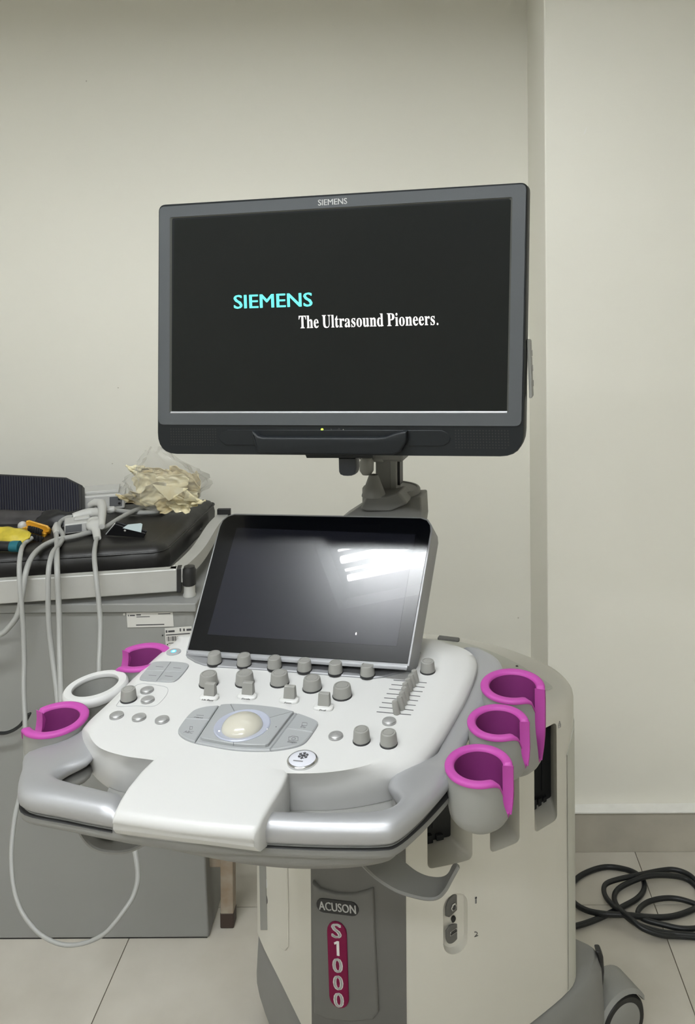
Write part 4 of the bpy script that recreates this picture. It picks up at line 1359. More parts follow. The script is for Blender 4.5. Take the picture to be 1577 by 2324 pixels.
for (x0, y0), (x1, y1), nc, nr in (((388, 973.5), (490, 1010), 18, 7), ((1033.5, 977), (1154, 1017), 18, 7)):
    q = MB()
    a0, b0 = mab(x0, y0)
    a1, b1 = mab(x1, y1)
    for i in range(nc):
        for j in range(nr):
            if j == nr - 1 and i == nc - 1:
                continue
            ctr = m2w(a0 + (a1 - a0) * i / (nc - 1), b0 + (b1 - b0) * j / (nr - 1), .0001)
            q.add([ctr + MN * .0001] + [ctr + .00098 * (MA * math.cos(k * math.pi / 3) + MBv * math.sin(k * math.pi / 3)) + MN * .0001 for k in range(6)], [(0, 1 + k, 1 + (k + 1) % 6) for k in range(6)])
    g_ = part('speaker_holes', q, M_BLACK, mon, smooth=False)
    g_['kind'] = 'stuff'
# side buttons
sb = at_y(1199.5, 836, MP(1197, 836)[1] + .02)
sbx = unit(V3(MA[0], MA[1], 0))
pk = [sb + MBv * (sy * .0375) + MN * sx * .008 for sx, sy in ((-1, -1), (1, -1), (1, 1), (-1, 1))]
part('button_strip', MB().slab(pk, MA, .0045, .0015), M_CUP, mon, bevel=.001, label='light grey button strip on the monitor side')
for k in (-1, 0, 1):
    c = sb + MBv * (k * .0195) + MA * .0042
    part('side_button', MB().slab([c + MBv * (sy * .004) + MN * sx * .0045 for sx, sy in ((-1, -1), (1, -1), (1, 1), (-1, 1))], MA, .0012, .0004), M_KNOB, mon)
part('under_plate', MB().loft([[MP(x, y, -.012) for x, y in ((692, 1030), (846, 1030), (846, 1039.5), (696, 1039.5))], [MP(x, y, -.04) for x, y in ((692, 1030), (846, 1030), (846, 1039.5), (696, 1039.5))]]), M_HOUSE, mon)
lk = [(775, 1034), (815, 1034), (816, 1058), (815, 1066), (811.5, 1072), (804, 1075), (795, 1075.5), (786, 1075), (779, 1072), (776, 1066), (775.5, 1057)]
part('release_latch', MB().slab([MP(*p, -.042) for p in lk], MN, .016, .004, steps=2), mat('navy_black_latch', (.012, .015, .022), .35), mon, label='blue black release latch')

# ---------------------------------------------------------------- cabinet under the couch
CY = 1.83
XR0, XR1 = -.502, -.474
cab = thing('storage_cabinet', 'grey painted steel cabinet under the examination couch', 'cabinet', (-1.0, CY + .2, 0))
m_ = MB().loft([[V3(-1.75, CY, .002), V3(XR1, CY, .002), V3(XR1, CY + .40, .002), V3(-1.75, CY + .40, .002)],
                [V3(-1.75, CY, .716), V3(XR0, CY, .716), V3(XR0, CY + .40, .716), V3(-1.75, CY + .40, .716)]])
part('cabinet_body', m_, M_CAB, cab, bevel=.004)
part('cabinet_top', block(-1.76, XR0 + .006, CY - .008, CY + .41, .7165, .736), M_CAB, cab, bevel=.003)
part('base_gap', block(-1.74, XR1 - .004, CY + .002, CY + .38, 0, .002), M_BLACK, cab, smooth=False)
f_y = lambda px, py: at_y(px, py, CY - .0012)


def sticker(corners, bars, label, extra=()):
    P = [f_y(*p) for p in corners]
    s = part('sticker', MB().slab(P, V3(0, -1, 0), .0006), M_PAPER, cab, smooth=False, label=label)
    tl, tr, br_, bl_ = P
    q = MB()
    for x0, x1, y0, y1 in bars:
        pt = lambda x, y: (tl * (1 - x) + tr * x) * (1 - y) + (bl_ * (1 - x) + br_ * x) * y + V3(0, -.0007, 0)
        q.slab([pt(x0, y0), pt(x1, y0), pt(x1, y1), pt(x0, y1)], V3(0, -1, 0), .0001)
    part('sticker_print', q, M_DARKPRINT, s, smooth=False)


sticker([(287, 1390.5), (392, 1388), (394.5, 1421.5), (289.5, 1424)], [(.03, .05, .14, .24), (.07, .18, .15, .23), (.21, .31, .12, .2), (.21, .5, .27, .32), (.68, .95, .1, .15), (.19, .8, .81, .88)], 'long white sticker with small dark print')
rb_ = random.Random(3)
bars = [(.03, .09, .1, .22), (.12, .36, .12, .21), (.55, .60, .06, .2), (.68, .74, .08, .2), (.8, .98, .1, .2), (.03, .92, .30, .35)]
x = .05
while x < .95:
    w_ = rb_.choice([.012, .02, .03])
    bars.append((x, x + w_, .40, .62))
    x += w_ + rb_.choice([.012, .018, .03])
bars += [(.04, .09, .74, .80), (.1, .3, .70, .73)]
sticker([(374, 1425.5), (435, 1421), (438, 1470), (377, 1474)], bars, 'white barcode sticker')
part('spot', MB().lathe([(.0025, 0), (.0025, .0006), (0, .0006)], Matrix.Translation(tuple(f_y(282, 1394))) @ Matrix.Rotation(math.pi / 2, 4, 'X'), 12), M_PAPER, cab)
part('spot', MB().lathe([(.0015, 0), (.0015, .0006), (0, .0006)], Matrix.Translation(tuple(f_y(369, 1442))) @ Matrix.Rotation(math.pi / 2, 4, 'X'), 10), M_BLACK, cab)

# ---------------------------------------------------------------- examination couch
couch = thing('examination_couch', 'examination couch with black vinyl mattress on silver rails by the wall', 'bed', (-.95, 2.05, 0))
MZ = .826
pfr, pfl = at_z(372, 1246, MZ - .008), at_z(0, 1269, MZ - .008)
pbr = at_z(490, 1134, MZ - .006)
dl = unit(pfl - pfr)
foot = [pfr + dl * 1.1, pfr, pbr, pbr + dl * .2, V3(-1.65, min(2.40, float((pbr + dl * 1.1)[1]) + .04), pbr[2])]


def rounded(P, r, n=6):
    out = []
    for i, p in enumerate(P):
        d0, d1 = unit(P[i - 1] - p), unit(P[(i + 1) % len(P)] - p)
        s, e = p + d0 * r, p + d1 * r
        out += [s * (1 - t) ** 2 + 2 * p * t * (1 - t) + e * t * t for t in [k / n for k in range(n + 1)]]
    return out


def dens(P, d=.02):
    out = []
    for i in range(len(P)):
        a, b = P[i], P[(i + 1) % len(P)]
        k = max(1, int(np.linalg.norm(b - a) / d))
        out += [a + (b - a) * j / k for j in range(k)]
    return out


mp = dens([V3(p[0], p[1], 0) for p in rounded([V3(q[0], q[1], 0) for q in foot], .032)])
rw = random.Random(8)
wob = [rw.uniform(-.0022, .0022) for _ in mp]
rings = []
for z, d in ((.754, .016), (.760, .004), (.775, -.004), (.795, -.005), (.812, -.001), (.8215, .008), (.8262, .020), (.8282, .034)):
    P = inset(mp, UZ, d)
    rings.append([p + V3(0, 0, z + (wob[i] if .77 < z < .82 else 0)) + V3(wob[(i * 7) % len(wob)], wob[(i * 3) % len(wob)], 0) * (1 if .77 < z < .815 else .2) for i, p in enumerate(P)])
mat_ = part('mattress', MB().loft(rings), M_VINYL, couch, angle=60, label='black vinyl mattress with creases')
# piping seam along the front and end
sp_ = [p for p in inset(mp, UZ, -.002)]
part('mattress_seam', MB().tube([p + V3(0, 0, .8125) for p in sp_] + [sp_[0] + V3(0, 0, .8125)], .0022, 6), M_VINYL, mat_)
vent = at_z(453.5, 1201, .79)
part('mattress_vent', MB().lathe([(0, 0), (.0045, 0), (.004, .002), (0, .002)], Matrix.Translation(tuple(vent + V3(.004, -.004, 0))) @ Matrix.Rotation(math.pi / 2, 4, 'Y'), 12), M_BLACK, mat_)
RZ = .799
ra, rb2 = at_z(0, 1318, RZ), at_z(402, 1291.5, RZ)
rd = unit(rb2 - ra)
rn = unit(np.cross(rd, UZ))
m_ = MB()
r0 = ra - rd * .75
m_.loft([[p, p - rn * .022, p - rn * .022 - UZ * .0505, p - UZ * .0505] for p in (r0, rb2)])
part('front_rail', m_, M_RAIL, couch, bevel=.003)
m_ = MB().loft([[p + rn * .0015 + UZ * .001, p - rn * .0235 + UZ * .001, p - rn * .0235 - UZ * .052, p + rn * .0015 - UZ * .052] for p in (rb2 - rd * .001, rb2 + rd * .0085)])
part('rail_cap', m_, M_BLACK, couch, bevel=.001, label='black end cap of the front rail')
ep = cr([at_z(*p, RZ) for p in ((410, 1291), (438, 1266), (463, 1238), (492, 1192), (514, 1168))], 5)
m_ = MB()
m_.loft([[p + V3(.004, 0, 0), p + V3(-.026, .004, 0), p + V3(-.026, .004, -.03), p + V3(.004, 0, -.03)] for p in ep])
part('end_rail', m_, M_RAIL, couch, angle=40)
part('rail_cap', MB().box(T(*(ep[-1] + V3(-.008, .006, -.01))), .036, .012, .05), M_BLACK, couch, bevel=.002)
# side bar that carries the mattress, frame below it
part('mattress_base', MB().loft([[V3(p[0], p[1], z) for p in inset(mp, UZ, .012)] for z in (.738, .7535)]), M_RAIL, couch)
kb = at_y(430, 1352, CY + .035)
M = T(kb[0], kb[1], .7365)
part('adjusting_post', MB().lathe([(.014, 0), (.014, .004), (.0125, .006), (.0125, .028), (0, .028)], M, 20), M_RAIL, couch)
part('adjusting_knob', MB().lathe([(.0125, .024), (.0148, .026), (.0155, .045), (.0150, .058), (.0125, .062), (.012, .066), (0, .068)], M, 14), M_BLACK, couch, label='ribbed black adjusting knob')
# leg with peeling paint
lx = at_z(515, 2107, 0)
m_ = MB().box(T(lx[0], lx[1] + .014, 0), .0285, .0285, .22, z0=.03)
leg = part('leg', m_, M_PEEL, cab, bevel=.002, label='square leg with peeling grey brown paint')
part('foot_cap', MB().box(T(lx[0], lx[1] + .014, 0), .0305, .0305, .034, z0=0), M_RUST, leg, bevel=.003, label='brown rubber foot')
part('leg_brace', MB().box(T(lx[0] - .022, lx[1] + .012, .150), .045, .018, .034), M_PEEL, leg, bevel=.002)

# ---------------------------------------------------------------- things on the couch
TOPZ = .8285
# ribbed navy panel
NY = 2.15
npx = [(-260, 1070), (0, 1075.5), (150, 1083), (186, 1101), (186, 1156), (152, 1171), (0, 1166), (-260, 1158)]
NA = [at_y(x, y, NY + (1168 - y) * .0007) for x, y in npx]
nn = unit(np.cross(NA[2] - NA[1], NA[5] - NA[2]))
if nn[1] > 0:
    nn = -nn
npn = thing('ribbed_panel', 'dark navy ribbed panel with cut corners leaning on the couch', 'panel', (float(NA[1][0]), NY, TOPZ))
fr0 = [on_plane(x, y, NA[2], nn) for x, y in npx]
part('panel_frame', MB().slab([p - nn * .022 for p in fr0], nn, .022, .002), M_BLACK, npn)
ribs = MB()
L_, R_ = -250, 181
k = 74
for i in range(k):
    x = L_ + (R_ - L_) * (i + .5) / k
    yt = np.interp(x, [-260, 0, 150, 186], [1075, 1080, 1087.5, 1104])
    yb = np.interp(x, [-260, 0, 152, 186], [1153, 1161, 1166.5, 1152])
    w_ = (R_ - L_) / k * .36
    a, b = on_plane(x - 3, yt, fr0[2], nn), on_plane(x, yb, fr0[2], nn)
    e_ = unit(fr0[2] - fr0[1]) * w_ * NY / F
    ribs.loft([[a - e_, a + e_, a + e_ * .3 + nn * .003, a - e_ * .3 + nn * .003], [b - e_, b + e_, b + e_ * .3 + nn * .003, b - e_ * .3 + nn * .003]])
ro = part('ribs', ribs, M_NAVY, npn, smooth=False)
ro['kind'] = 'stuff'


def sheet(o, ex, ey, sx, sy, seed, amp=.010, nx=18, ny=14, bulge=.012, waves=5, edge=None):
    """A crumpled sheet of film, cloth or latex."""
    r = random.Random(seed)
    W = [(r.uniform(-1, 1) * 2.2 * (1 + .3 * i), r.uniform(-1, 1) * 2.2 * (1 + .3 * i), r.uniform(0, 6.28), r.uniform(.4, 1) / (1 + .5 * i)) for i in range(waves)]
    ez = np.cross(ex, ey)
    vs = []
    for j in range(ny + 1):
        for i in range(nx + 1):
            u, v = i / nx * 2 - 1, j / ny * 2 - 1
            q = 1 - .18 * (abs(u * v)) ** 2
            h = sum(a * (1 - math.sqrt(math.sin(fx_ * u + fy_ * v + ph) ** 2 + .03) * 1.6) for fx_, fy_, ph, a in W)
            uu = u * q + .10 * math.sin(3 * v + W[0][2]) + .04 * math.sin(9 * v + W[1][2])
            vv = v * q + .12 * math.sin(2.5 * u + W[1][2]) + .05 * math.sin(8 * u + W[2][2])
            vs.append(o + ex * uu * sx / 2 + ey * vv * sy / 2 + ez * (h * amp + bulge * (1 - u * u) * (1 - v * v)))
    return MB().add(vs, [(j * (nx + 1) + i, j * (nx + 1) + i + 1, (j + 1) * (nx + 1) + i + 1, (j + 1) * (nx + 1) + i) for j in range(ny) for i in range(nx)])


def finger(mb_, pts, r):
    P = cr(pts, 4)
    rr_ = [r * (.75 + .25 * math.sin(i * 1.7)) * (1 if i < len(P) - 2 else .6) for i in range(len(P))]
    mb_.tube(P, rr_, 8)


# clear bag of gloves
GY_ = 2.17
gb = thing('bag_of_gloves', 'clear plastic bag stuffed with crumpled cream latex gloves', 'bag', (float(at_y(375, 1150, GY_)[0]), GY_, TOPZ))
EX, EZ = V3(1, 0, 0), V3(0, 0, 1)
gspec = [((352, 1076), 76, 26, M_TAN, -.16, .03), ((405, 1084), 60, 44, M_TAN, -.35, .04), ((390, 1095), 76, 36, M_CREAM, .05, .0), ((330, 1096), 54, 48, M_CREAM, .4, .01), ((350, 1122), 62, 54, M_CREAM, .2, -.01), ((425, 1108), 50, 58, M_TAN, .9, .03),
         ((418, 1130), 64, 36, M_CREAM, -.1, -.02), ((388, 1142), 66, 36, M_TAN, .2, -.02), ((405, 1151), 56, 22, M_CREAM, -.15, -.035), ((312, 1132), 54, 32, M_TAN, -.25, .02), ((365, 1100), 60, 60, M_CREAM, .3, .035), ((440, 1105), 34, 66, M_TAN, .2, .04), ((330, 1068), 40, 14, M_CREAM, -.3, .02)]
KG = GY_ / F
for i, ((x, y), sx, sy, m, rot, dy) in enumerate(gspec):
    o = at_y(x, y, GY_ + dy)
    ex_ = unit(V3(math.cos(rot), .2 * math.sin(i * 2.1), math.sin(rot)))
    tl = .35 * math.sin(i * 1.3)
    ey_ = unit(np.cross(V3(.1 * math.sin(i), 1, -tl), ex_) * -1)
    ey_ = unit(ey_ - ex_ * np.dot(ex_, ey_))
    if ey_[2] < 0:
        ey_ = -ey_
    mb_ = sheet(o, ex_, ey_, sx * KG, sy * KG, 40 + i, amp=.0062, nx=30, ny=24, bulge=-.010, waves=9)
    if i in (0, 6, 9, 12):
        for q in range(3):
            s = o + ex_ * (sx * KG * (.3 - .12 * q) * (-1 if i in (0, 9, 12) else 1)) + ey_ * (.010 * (q - 1)) - V3(0, .008, 0)
            finger(mb_, [s, s + ex_ * (-.02 if i in (0, 9, 12) else .02) + ey_ * .004 * (1 - q), s + ex_ * (-.037 if i in (0, 9, 12) else .035) + ey_ * .011 * (1 - q)], .0052)
    g_ = part('glove', mb_, m, gb, angle=180)
    sm_ = g_.modifiers.new('thick', 'SOLIDIFY')
    sm_.thickness = .0008
flap = [at_y(x, y, GY_ - .055 + q) for x, y, q in ((346, 1099, .012), (385, 1105, .0), (428, 1108, .01), (405, 1122, -.004), (383.5, 1137, .006), (366, 1120, .0))]
part('glove_cuff', MB().slab(flap, unit(V3(.05, -1, .2)), .0012), M_CREAM, gb, label='triangular pale cream cuff')
part('glove_cuff', MB().loft([[at_y(424 - 2 * k, 1112 + 6 * k, GY_ - .045), at_y(440 + 2 * k, 1126 + 3 * k, GY_ - .04 - .006 * math.sin(k)), at_y(446 - 2 * k, 1140 + 2 * k, GY_ - .03)] for k in range(5)], closed=False), M_CREAM, gb)
bagm = MB()
bc = at_y(376, 1106, GY_ + .005)
rr2 = random.Random(21)
WV = [(rr2.randint(3, 11), rr2.uniform(2, 9), rr2.uniform(0, 6.28), rr2.uniform(.02, .055)) for _ in range(7)]
rings = []
for j in range(15):
    v = j / 14
    z = -.058 + .155 * v
    base = math.sin(min(1, (v + .04) / .42) * math.pi / 2) * (1 if v < .55 else 1 - .80 * ((v - .55) / .45) ** .8)
    rg = []
    for k in range(44):
        t = 2 * math.pi * k / 44
        q = base * (1 + sum(a * math.sin(n_ * t + b * v * 3 + ph) for n_, b, ph, a in WV))
        rg.append(bc + V3(.104 * q * math.cos(t) - .03 * max(0, v - .6) / .4, .075 * q * math.sin(t), z + .008 * math.sin(5 * t + 3 * v)))
    rings.append(rg)
bagm.loft(rings, cap1=False)
bo_ = part('bag_film', bagm, M_BAG, gb, angle=70, label='clear crinkled plastic film')

# cables and probe plugs ------------------------------------------------------
HY = 1.755


def pipe(spec, n=6):
    return cr([at_y(x, y, yy) if yy > 0 else at_z(x, y, -yy) for x, y, yy in spec], n)


Z1 = -(TOPZ + .008)
# plug with the big white box
pb1 = thing('probe_plug', 'large white probe plug box with a black label at the wall', 'probe plug', tuple(at_z(235, 1160, TOPZ)), 'ultrasound probes on the couch')
fa, fb = at_z(186, 1163, TOPZ), at_z(283, 1155, TOPZ)
ex_ = unit(V3(*(fb - fa)[:2], 0))
ey_ = V3(-ex_[1], ex_[0], 0)
wd2 = float(np.linalg.norm(fb - fa))
Mb = frame((fa + fb) / 2 + ey_ * .045, ex_, ey_, UZ)
part('plug_body', MB().box(Mb, wd2, .09, .040, z0=.001), M_PROBE, pb1, bevel=.004)
part('plug_lid', MB().box(Mb @ T(-.008, .006, 0), wd2 * .86, .07, .008, z0=.041), M_PROBE, pb1, bevel=.002)
part('plug_label', MB().box(Mb @ T(wd2 * .29, -.0455, .022), .031, .001, .026), M_PROBELABEL, pb1, bevel=.0004)
for dx, dz in ((.375, .028), (.375, .016)):
    part('plug_button', MB().lathe([(.0035, 0), (.003, .001), (0, .001)], Mb @ T(wd2 * dx, -.046, dz) @ Matrix.Rotation(math.pi / 2, 4, 'X'), 12), M_BLACK, pb1)
part('probe_cable', MB().tube(pipe([(262, 1158, Z1), (300, 1163, Z1), (340, 1163, Z1), (362, 1160, Z1), (374, 1153, Z1), (368, 1148, Z1), (344, 1149, Z1 - .004), (308, 1158, Z1 - .008), (274, 1175, Z1 - .008), (240, 1196, Z1 - .004), (205, 1208, Z1), (171, 1217, Z1), (127, 1226, Z1), (97, 1240, Z1), (74, 1262, 1.83), (60, 1294, 1.785), (51, 1345, 1.77), (41, 1393, 1.77), (20, 1424, 1.77), (-3, 1441, 1.77), (-60, 1456, 1.77), (-110, 1500, 1.76), (-135, 1600, 1.76), (-140, 1800, 1.75), (-140, 2000, 1.74)]), .0062, 10), M_CABLE, pb1, label='thick grey cable looped over the mattress')
# second plug, small box with a grey label
pb2 = thing('probe_plug', 'small white probe plug with a grey label lying flat on the mattress', 'probe plug', tuple(at_z(175, 1212, TOPZ)), 'ultrasound probes on the couch')
fa, fb = at_z(146, 1214, TOPZ), at_z(206, 1207, TOPZ)
ex_ = unit(V3(*(fb - fa)[:2], 0))
ey_ = V3(-ex_[1], ex_[0], 0)
wd2 = float(np.linalg.norm(fb - fa))
Mb = frame((fa + fb) / 2 + ey_ * .03, ex_, ey_, UZ)
part('plug_body', MB().box(Mb, wd2, .06, .024, z0=.001), M_PROBE, pb2, bevel=.003)
part('plug_label', MB().box(Mb @ T(-wd2 * .15, -.0302, .013), wd2 * .62, .001, .017), M_PROBELABEL, pb2, bevel=.0004)
part('plug_lever', MB().box(Mb @ T(.01, .0, .025), wd2 * .6, .02, .006, z0=0), M_PROBE, pb2, bevel=.002)
tz = lambda px, py, z: at_z(px, py, z)
m_ = MB()
Pn = cr([tz(232, 1166, TOPZ + .03), tz(212, 1164, TOPZ + .028), tz(190, 1168, TOPZ + .026), tz(166, 1175, TOPZ + .022)], 4)
m_.tube(Pn, [.010 + .003 * math.sin(i / len(Pn) * 3) for i in range(len(Pn))], 14)
part('strain_relief', m_, M_PROBE, pb2)
part('probe_cable', MB().tube(pipe([(166, 1174, -(TOPZ + .022)), (152, 1175, -(TOPZ + .02)), (138, 1184, -(TOPZ + .012)), (133, 1198, -(TOPZ + .012)), (143, 1215, -(TOPZ + .009)), (137, 1233, -(TOPZ + .009)), (120, 1254, 1.82), (111, 1289, 1.775), (109, 1345, 1.765), (111, 1414, 1.76), (118, 1482, 1.75), (128, 1560, 1.72), (136, 1640, 1.66), (150, 1720, 1.50), (185, 1805, 1.30), (215, 1862, 1.12), (240, 1888, 1.03)]), .0056, 10), M_CABLE, pb2, label='grey cable hanging over the rail')
# third: bulbous plug whose cable hangs down
pb3 = thing('probe_plug', 'bulbous white probe head with a thin hanging cable', 'probe plug', tuple(at_z(222, 1214, TOPZ)), 'ultrasound probes on the couch')
ax0, ax1 = at_z(214, 1180, TOPZ + .022), at_z(221, 1222, TOPZ + .012)
d_ = unit(ax1 - ax0)
xx = unit(np.cross(UZ, d_))
Mh = frame(ax0, xx, unit(np.cross(d_, xx)), d_)
Lh = float(np.linalg.norm(ax1 - ax0))
m_ = MB()
prof = [(0, 0), (.012, .002), (.019, .008), (.0205, .016), (.0185, .022), (.0185, .024), (.0215, .030), (.0215, .045), (.017, .055), (.012, .062), (.0095, .066), (.0085, Lh)]
m_.loft([[Mh @ Vector((r * math.cos(2 * math.pi * k / 24), .62 * r * math.sin(2 * math.pi * k / 24), min(z, Lh))) for k in range(24)] for r, z in prof])
part('probe_head', m_, M_PROBE, pb3)
m_ = MB().tube([tz(205, 1147, TOPZ + .038), tz(216, 1141, TOPZ + .046), tz(229, 1142, TOPZ + .046), tz(233, 1152, TOPZ + .042), tz(232, 1170, TOPZ + .034), tz(231, 1195, TOPZ + .024)], [.009, .0105, .0115, .011, .0095, .007], 12)
part('probe_handle', m_, M_PROBE, pb3, label='curved white probe handle')
m_ = MB().tube([tz(238, 1160, TOPZ + .022), tz(248, 1158, TOPZ + .024), tz(258, 1157, TOPZ + .024), tz(262, 1158, TOPZ + .022)], [.007, .010, .009, .005], 12)
part('probe_tip', m_, M_PROBE, pb3)
loop = [(221, 1220, -(TOPZ + .012)), (217, 1233, -(TOPZ + .010)), (214, 1262, 1.83), (218, 1308, 1.78), (224, 1362, 1.765), (228, 1414, 1.75), (227, 1465, 1.73), (225, 1520, 1.70), (232, 1620, 1.66), (258, 1740, 1.60), (290, 1860, 1.55), (306, 1930, 1.52), (313, 1988, 1.50), (304, 2030, 1.48), (285, 2062, 1.465), (245, 2112, 1.45), (205, 2136, 1.45), (160, 2145, 1.45), (120, 2137, 1.45), (80, 2110, 1.46), (46, 2062, 1.48), (30, 2005, 1.50), (26, 1935, 1.53), (33, 1860, 1.57), (46, 1800, 1.61), (58, 1728, 1.66), (57, 1640, 1.70), (54, 1560, 1.73), (55, 1499, 1.75), (53, 1431, 1.76), (48, 1362, 1.765), (44.5, 1318, 1.77), (44, 1280, 1.79), (48, 1250, 1.83), (54, 1236, -(TOPZ + .008)), (61, 1229, -(TOPZ + .009)), (72, 1221, -(TOPZ + .012))]
lp = pipe(loop, 5)
nl_ = len(lp)
part('probe_cable', MB().tube(lp, [.0052 - .0017 * math.exp(-((i / nl_ - .5) / .18) ** 2) for i in range(nl_)], 10), M_CABLE, pb3, label='long grey cable hanging in a loop near the floor')
# fourth cable
pb4 = thing('probe_cable', 'straight grey probe cable hanging over the rail between two others', 'cable', tuple(at_z(127, 1214, TOPZ)), 'ultrasound probes on the couch')
part('cable_end', MB().tube([tz(128, 1190, TOPZ + .012), tz(126, 1200, TOPZ + .013), tz(128, 1211, TOPZ + .010)], [.006, .0085, .0065], 12), M_PROBE, pb4)
part('cable_run', MB().tube(pipe([(127, 1208, -(TOPZ + .010)), (129, 1232, -(TOPZ + .009)), (129, 1262, 1.81), (130, 1300, 1.768), (133, 1362, 1.76), (135, 1431, 1.745), (136, 1499, 1.72), (138, 1560, 1.69), (141, 1640, 1.63), (154, 1722, 1.48), (190, 1808, 1.28), (222, 1865, 1.10), (252, 1894, 1.03)]), .0058, 10), M_CABLE, pb4)

# tools by the left end
o = at_z(90, 1212, TOPZ + .022)
yt = thing('yellow_grip', 'yellow tool with black ribbed rubber grips on the mattress', 'tool', tuple(at_z(90, 1222, TOPZ)))
ex_, ey_ = unit(V3(.88, -.35, -.30)), unit(V3(.30, .60, .55))
ez_ = np.cross(ex_, ey_)
ty1 = [at_y(x, y, 2.02) for x, y in ((63, 1185), (70, 1183.5), (112, 1196), (117, 1203), (115, 1211), (105, 1214), (60, 1199))]
nny = unit(V3(.15, -.85, .5))
part('grip_body', MB().slab(ty1, nny, .018, .004, steps=2), M_YELLOW, yt)
part('grip_arm', MB().slab([at_y(x, y, 2.005) for x, y in ((52, 1201), (62, 1197), (108, 1213), (103, 1224), (96, 1222), (60, 1210))], nny, .014, .003), M_YELLOW, yt)
for (x0, y0, x1, y1, nb, yy) in ((66, 1197, 96, 1206, 6, 1.985), (38, 1210, 98, 1222, 8, 1.965)):
    q = MB()
    A, B = at_y(x0, y0, yy), at_y(x1, y1, yy)
    q.tube([A + (B - A) * t for t in (0, .33, .66, 1)], [.004, .0055, .0055, .004], 8)
    for i in range(nb):
        c = A + (B - A) * (i + .5) / nb
        q.tube([c + V3(0, -.004, .006), c + V3(0, -.006, 0), c + V3(0, -.004, -.007)], .0036, 7)
    part('rubber_ribs', q, M_BLACK, yt)
m_ = sheet(at_z(24, 1216, TOPZ + .020), V3(1, 0, 0), unit(V3(0, .8, .6)), .085, .050, 77, amp=.004, bulge=.012, nx=14, ny=10)
ly = solid('yellow_pouch', 'crumpled lemon yellow pouch next to the yellow tool', 'pouch', m_, M_LEMON, at_z(24, 1232, TOPZ), angle=80)
ly.modifiers.new('thick', 'SOLIDIFY').thickness = .006
wb = at_z(46, 1200, TOPZ + .02)
solid('white_ball', 'small white ball behind the yellow pouch', 'ball', MB().lathe([(.0105 * math.sin(a), -.0105 * math.cos(a)) for a in np.linspace(.05, math.pi - .05, 14)], T(*(wb + V3(0, .01, .004))), 20), M_PROBE, wb)
tq = thing('teal_torch', 'black and teal torch lying on the mattress front edge', 'torch', tuple(at_z(20, 1246, TOPZ)))
part('torch_body', MB().tube([at_z(-40, 1238, TOPZ + .012), at_z(24, 1240, TOPZ + .012)], .011, 14), M_WALLET, tq)
part('torch_head', MB().tube([at_z(24, 1240, TOPZ + .012), at_z(30, 1240, TOPZ + .012), at_z(44, 1240, TOPZ + .012)], [.0115, .0125, .0125], 14), M_TEAL, tq)
cbag = sheet(at_y(20, 1182, 2.12), V3(1, 0, 0), unit(V3(0, .55, .83)),   .24, .05, 91, amp=.005, bulge=.012, nx=24, ny=12)
cb_ = solid('dark_cloth', 'crumpled charcoal cloth under the navy panel', 'cloth', cbag, M_CHAR, at_z(20, 1210, TOPZ), angle=80)
cb_.modifiers.new('thick', 'SOLIDIFY').thickness = .006
cb2 = sheet(at_z(128, 1178, TOPZ + .015), V3(1, .1, 0), unit(V3(0, .7, .7)), .10, .05, 95, amp=.005, bulge=.010, nx=16, ny=10)
cb2_ = solid('black_cloth', 'small black cloth bundle beside the probe cables', 'cloth', cb2, M_WALLET, at_z(128, 1200, TOPZ), angle=80)
cb2_.modifiers.new('thick', 'SOLIDIFY').thickness = .006
# black wallet standing open with a pale card behind
wl = thing('black_wallet', 'black folded wallet propped on the mattress', 'wallet', tuple(at_z(285, 1222, TOPZ)))
wy = 2.0
wp = [at_z(241, 1212, TOPZ + .004), at_z(329, 1217, TOPZ + .003), at_z(331, 1209, TOPZ + .018), at_z(260, 1187, TOPZ + .036)]
wn = unit(np.cross(wp[1] - wp[0], wp[3] - wp[0]))
if wn[1] > 0:
    wn = -wn
wq = [on_plane(x, y, wp[0], wn) for x, y in ((241, 1213), (327, 1219), (331, 1209), (262, 1187.5))]
part('wallet_front', MB().slab(wq, wn, .003, .001), M_WALLET, wl)
part('wallet_back', MB().slab([q * .93 + (sum(wq) / 4 - wn * .007) * .07 if False else q for q in [p - wn * .007 for p in wq]], wn, .003, .001), M_WALLET, wl)
part('wallet_edge', MB().slab([on_plane(x, y, wp[0] - wn * .003, wn) for x, y in ((240, 1211), (243, 1213), (263, 1188), (260, 1187))], wn, .0022), M_PRINT, wl, label='white edge')
sp2 = on_plane(285, 1202, wp[0], wn)
part('wallet_stud', MB().lathe([(.0028, 0), (.002, .0015), (0, .0018)], frame(sp2 + wn * .003, unit(wp[1] - wp[0]), unit(np.cross(wn, unit(wp[1] - wp[0]))), wn), 12), M_PRINT, wl)
cd_ = [at_z(278, 1195, TOPZ + .030), at_z(320, 1204, TOPZ + .020), at_z(323, 1186, TOPZ + .034), at_z(318, 1184.5, TOPZ + .036), at_z(292, 1187.5, TOPZ + .038)]
cn_ = unit(np.cross(cd_[1] - cd_[0], cd_[3] - cd_[0]))
if cn_[1] > 0: cn_ = -cn_
cq = [on_plane(x, y, cd_[0], cn_) for x, y in ((278, 1196), (320, 1206), (323, 1187), (319, 1185), (290, 1188))]
solid('pale_card', 'pale blue plastic card tucked behind the black wallet', 'card', MB().slab([p - cn_ * .006 for p in cq], cn_, .0012), M_CARD, cd_[0])

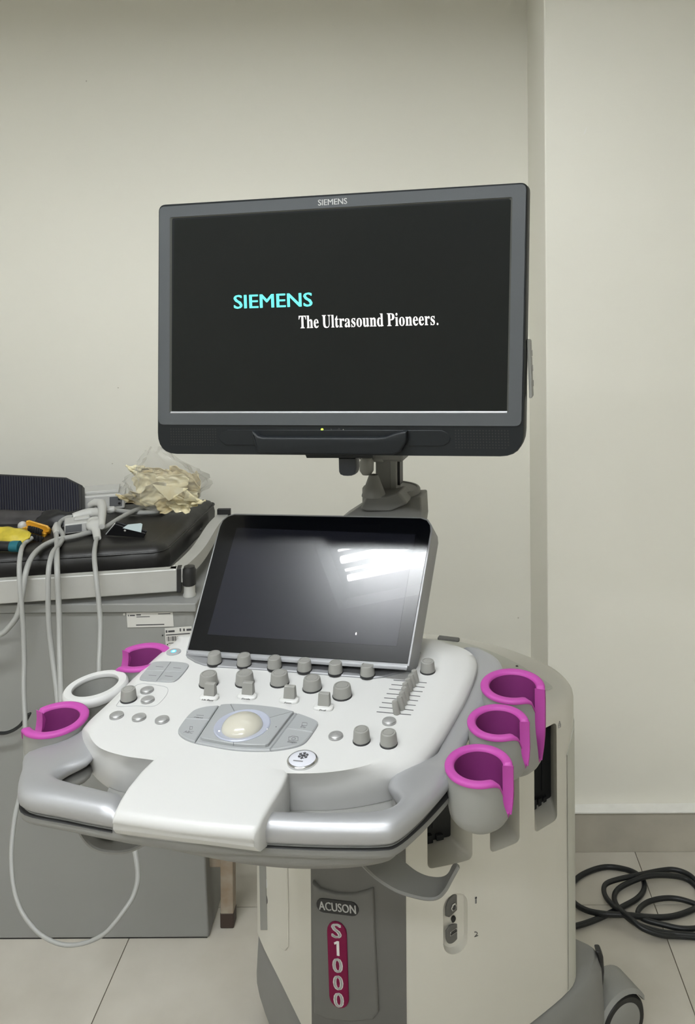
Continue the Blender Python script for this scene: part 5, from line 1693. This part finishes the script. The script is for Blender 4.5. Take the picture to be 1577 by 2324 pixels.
# black cord in front of the cabinet at the left edge
cdp = pipe([(-260, 1420, 1.79), (-240, 1560, 1.80), (-150, 1640, 1.80), (-60, 1660, 1.80), (0, 1664, 1.80), (24, 1660, 1.80), (44, 1648, 1.80), (54, 1636, 1.80), (62, 1626, 1.80)], 6)
ck = thing('hanging_lead', 'black lead with a plug hanging in front of the cabinet', 'lead', tuple(cdp[0]))
part('cord_run', MB().tube(cdp, .0036, 8), M_CORD, ck)
part('cord_plug', MB().tube([at_y(58, 1634, 1.80), at_y(65, 1622, 1.80), at_y(70, 1618, 1.80)], [.005, .0045, .002], 8), M_CORD, ck)

# black power cable coiled on the floor by the pier
S6 = lambda pts: [(900 + x * .4293, 1840 + y * .4293) for x, y in pts]
pc = S6([(700, 640), (880, 620), (960, 606), (1040, 580), (1130, 540), (1200, 505), (1270, 465), (1305, 420), (1305, 370), (1270, 335), (1210, 310), (1120, 297), (1040, 312), (960, 352), (920, 410), (935, 480), (1000, 525), (1090, 545), (1200, 550), (1330, 562), (1450, 560), (1560, 525), (1620, 480), (1590, 410), (1530, 360), (1440, 342), (1330, 345), (1240, 375), (1170, 415), (1150, 460), (1170, 510), (1230, 565), (1300, 620), (1400, 655), (1500, 662), (1620, 672), (1760, 690)])
zz = [.007, .007, .007, .007, .007, .007, .007, .007, .008, .016, .012, .007, .007, .007, .007, .007, .010, .016, .018, .012, .008, .007, .007, .007, .008, .018, .022, .016, .010, .010, .020, .024, .018, .010, .007, .007, .007]
p_ = cr([at_z(x, y, z) for (x, y), z in zip(pc, zz)], 6)
solid('power_cable', 'thick black power cable coiled on the floor beside the pier', 'cable', MB().tube(p_, .0060, 10), M_CORD, p_[0])
pc2 = S6([(1760, 560), (1600, 500), (1500, 468), (1420, 462), (1340, 478), (1290, 510), (1275, 545), (1310, 575), (1400, 600), (1500, 622), (1590, 620), (1660, 590), (1660, 470), (1590, 380), (1540, 335), (1470, 312), (1400, 315), (1300, 335), (1180, 360), (1110, 385), (1095, 420), (1115, 470), (1180, 530), (1270, 600), (1390, 640), (1500, 652), (1700, 668)])
p2_ = cr([at_z(x, y, .007 + (.012 if 16 < i < 24 else .003)) for i, (x, y) in enumerate(pc2)], 6)
solid('power_cable', 'second black cable looping through the coil towards the wall corner', 'cable', MB().tube(p2_, .0057, 10), M_CORD, p2_[0])
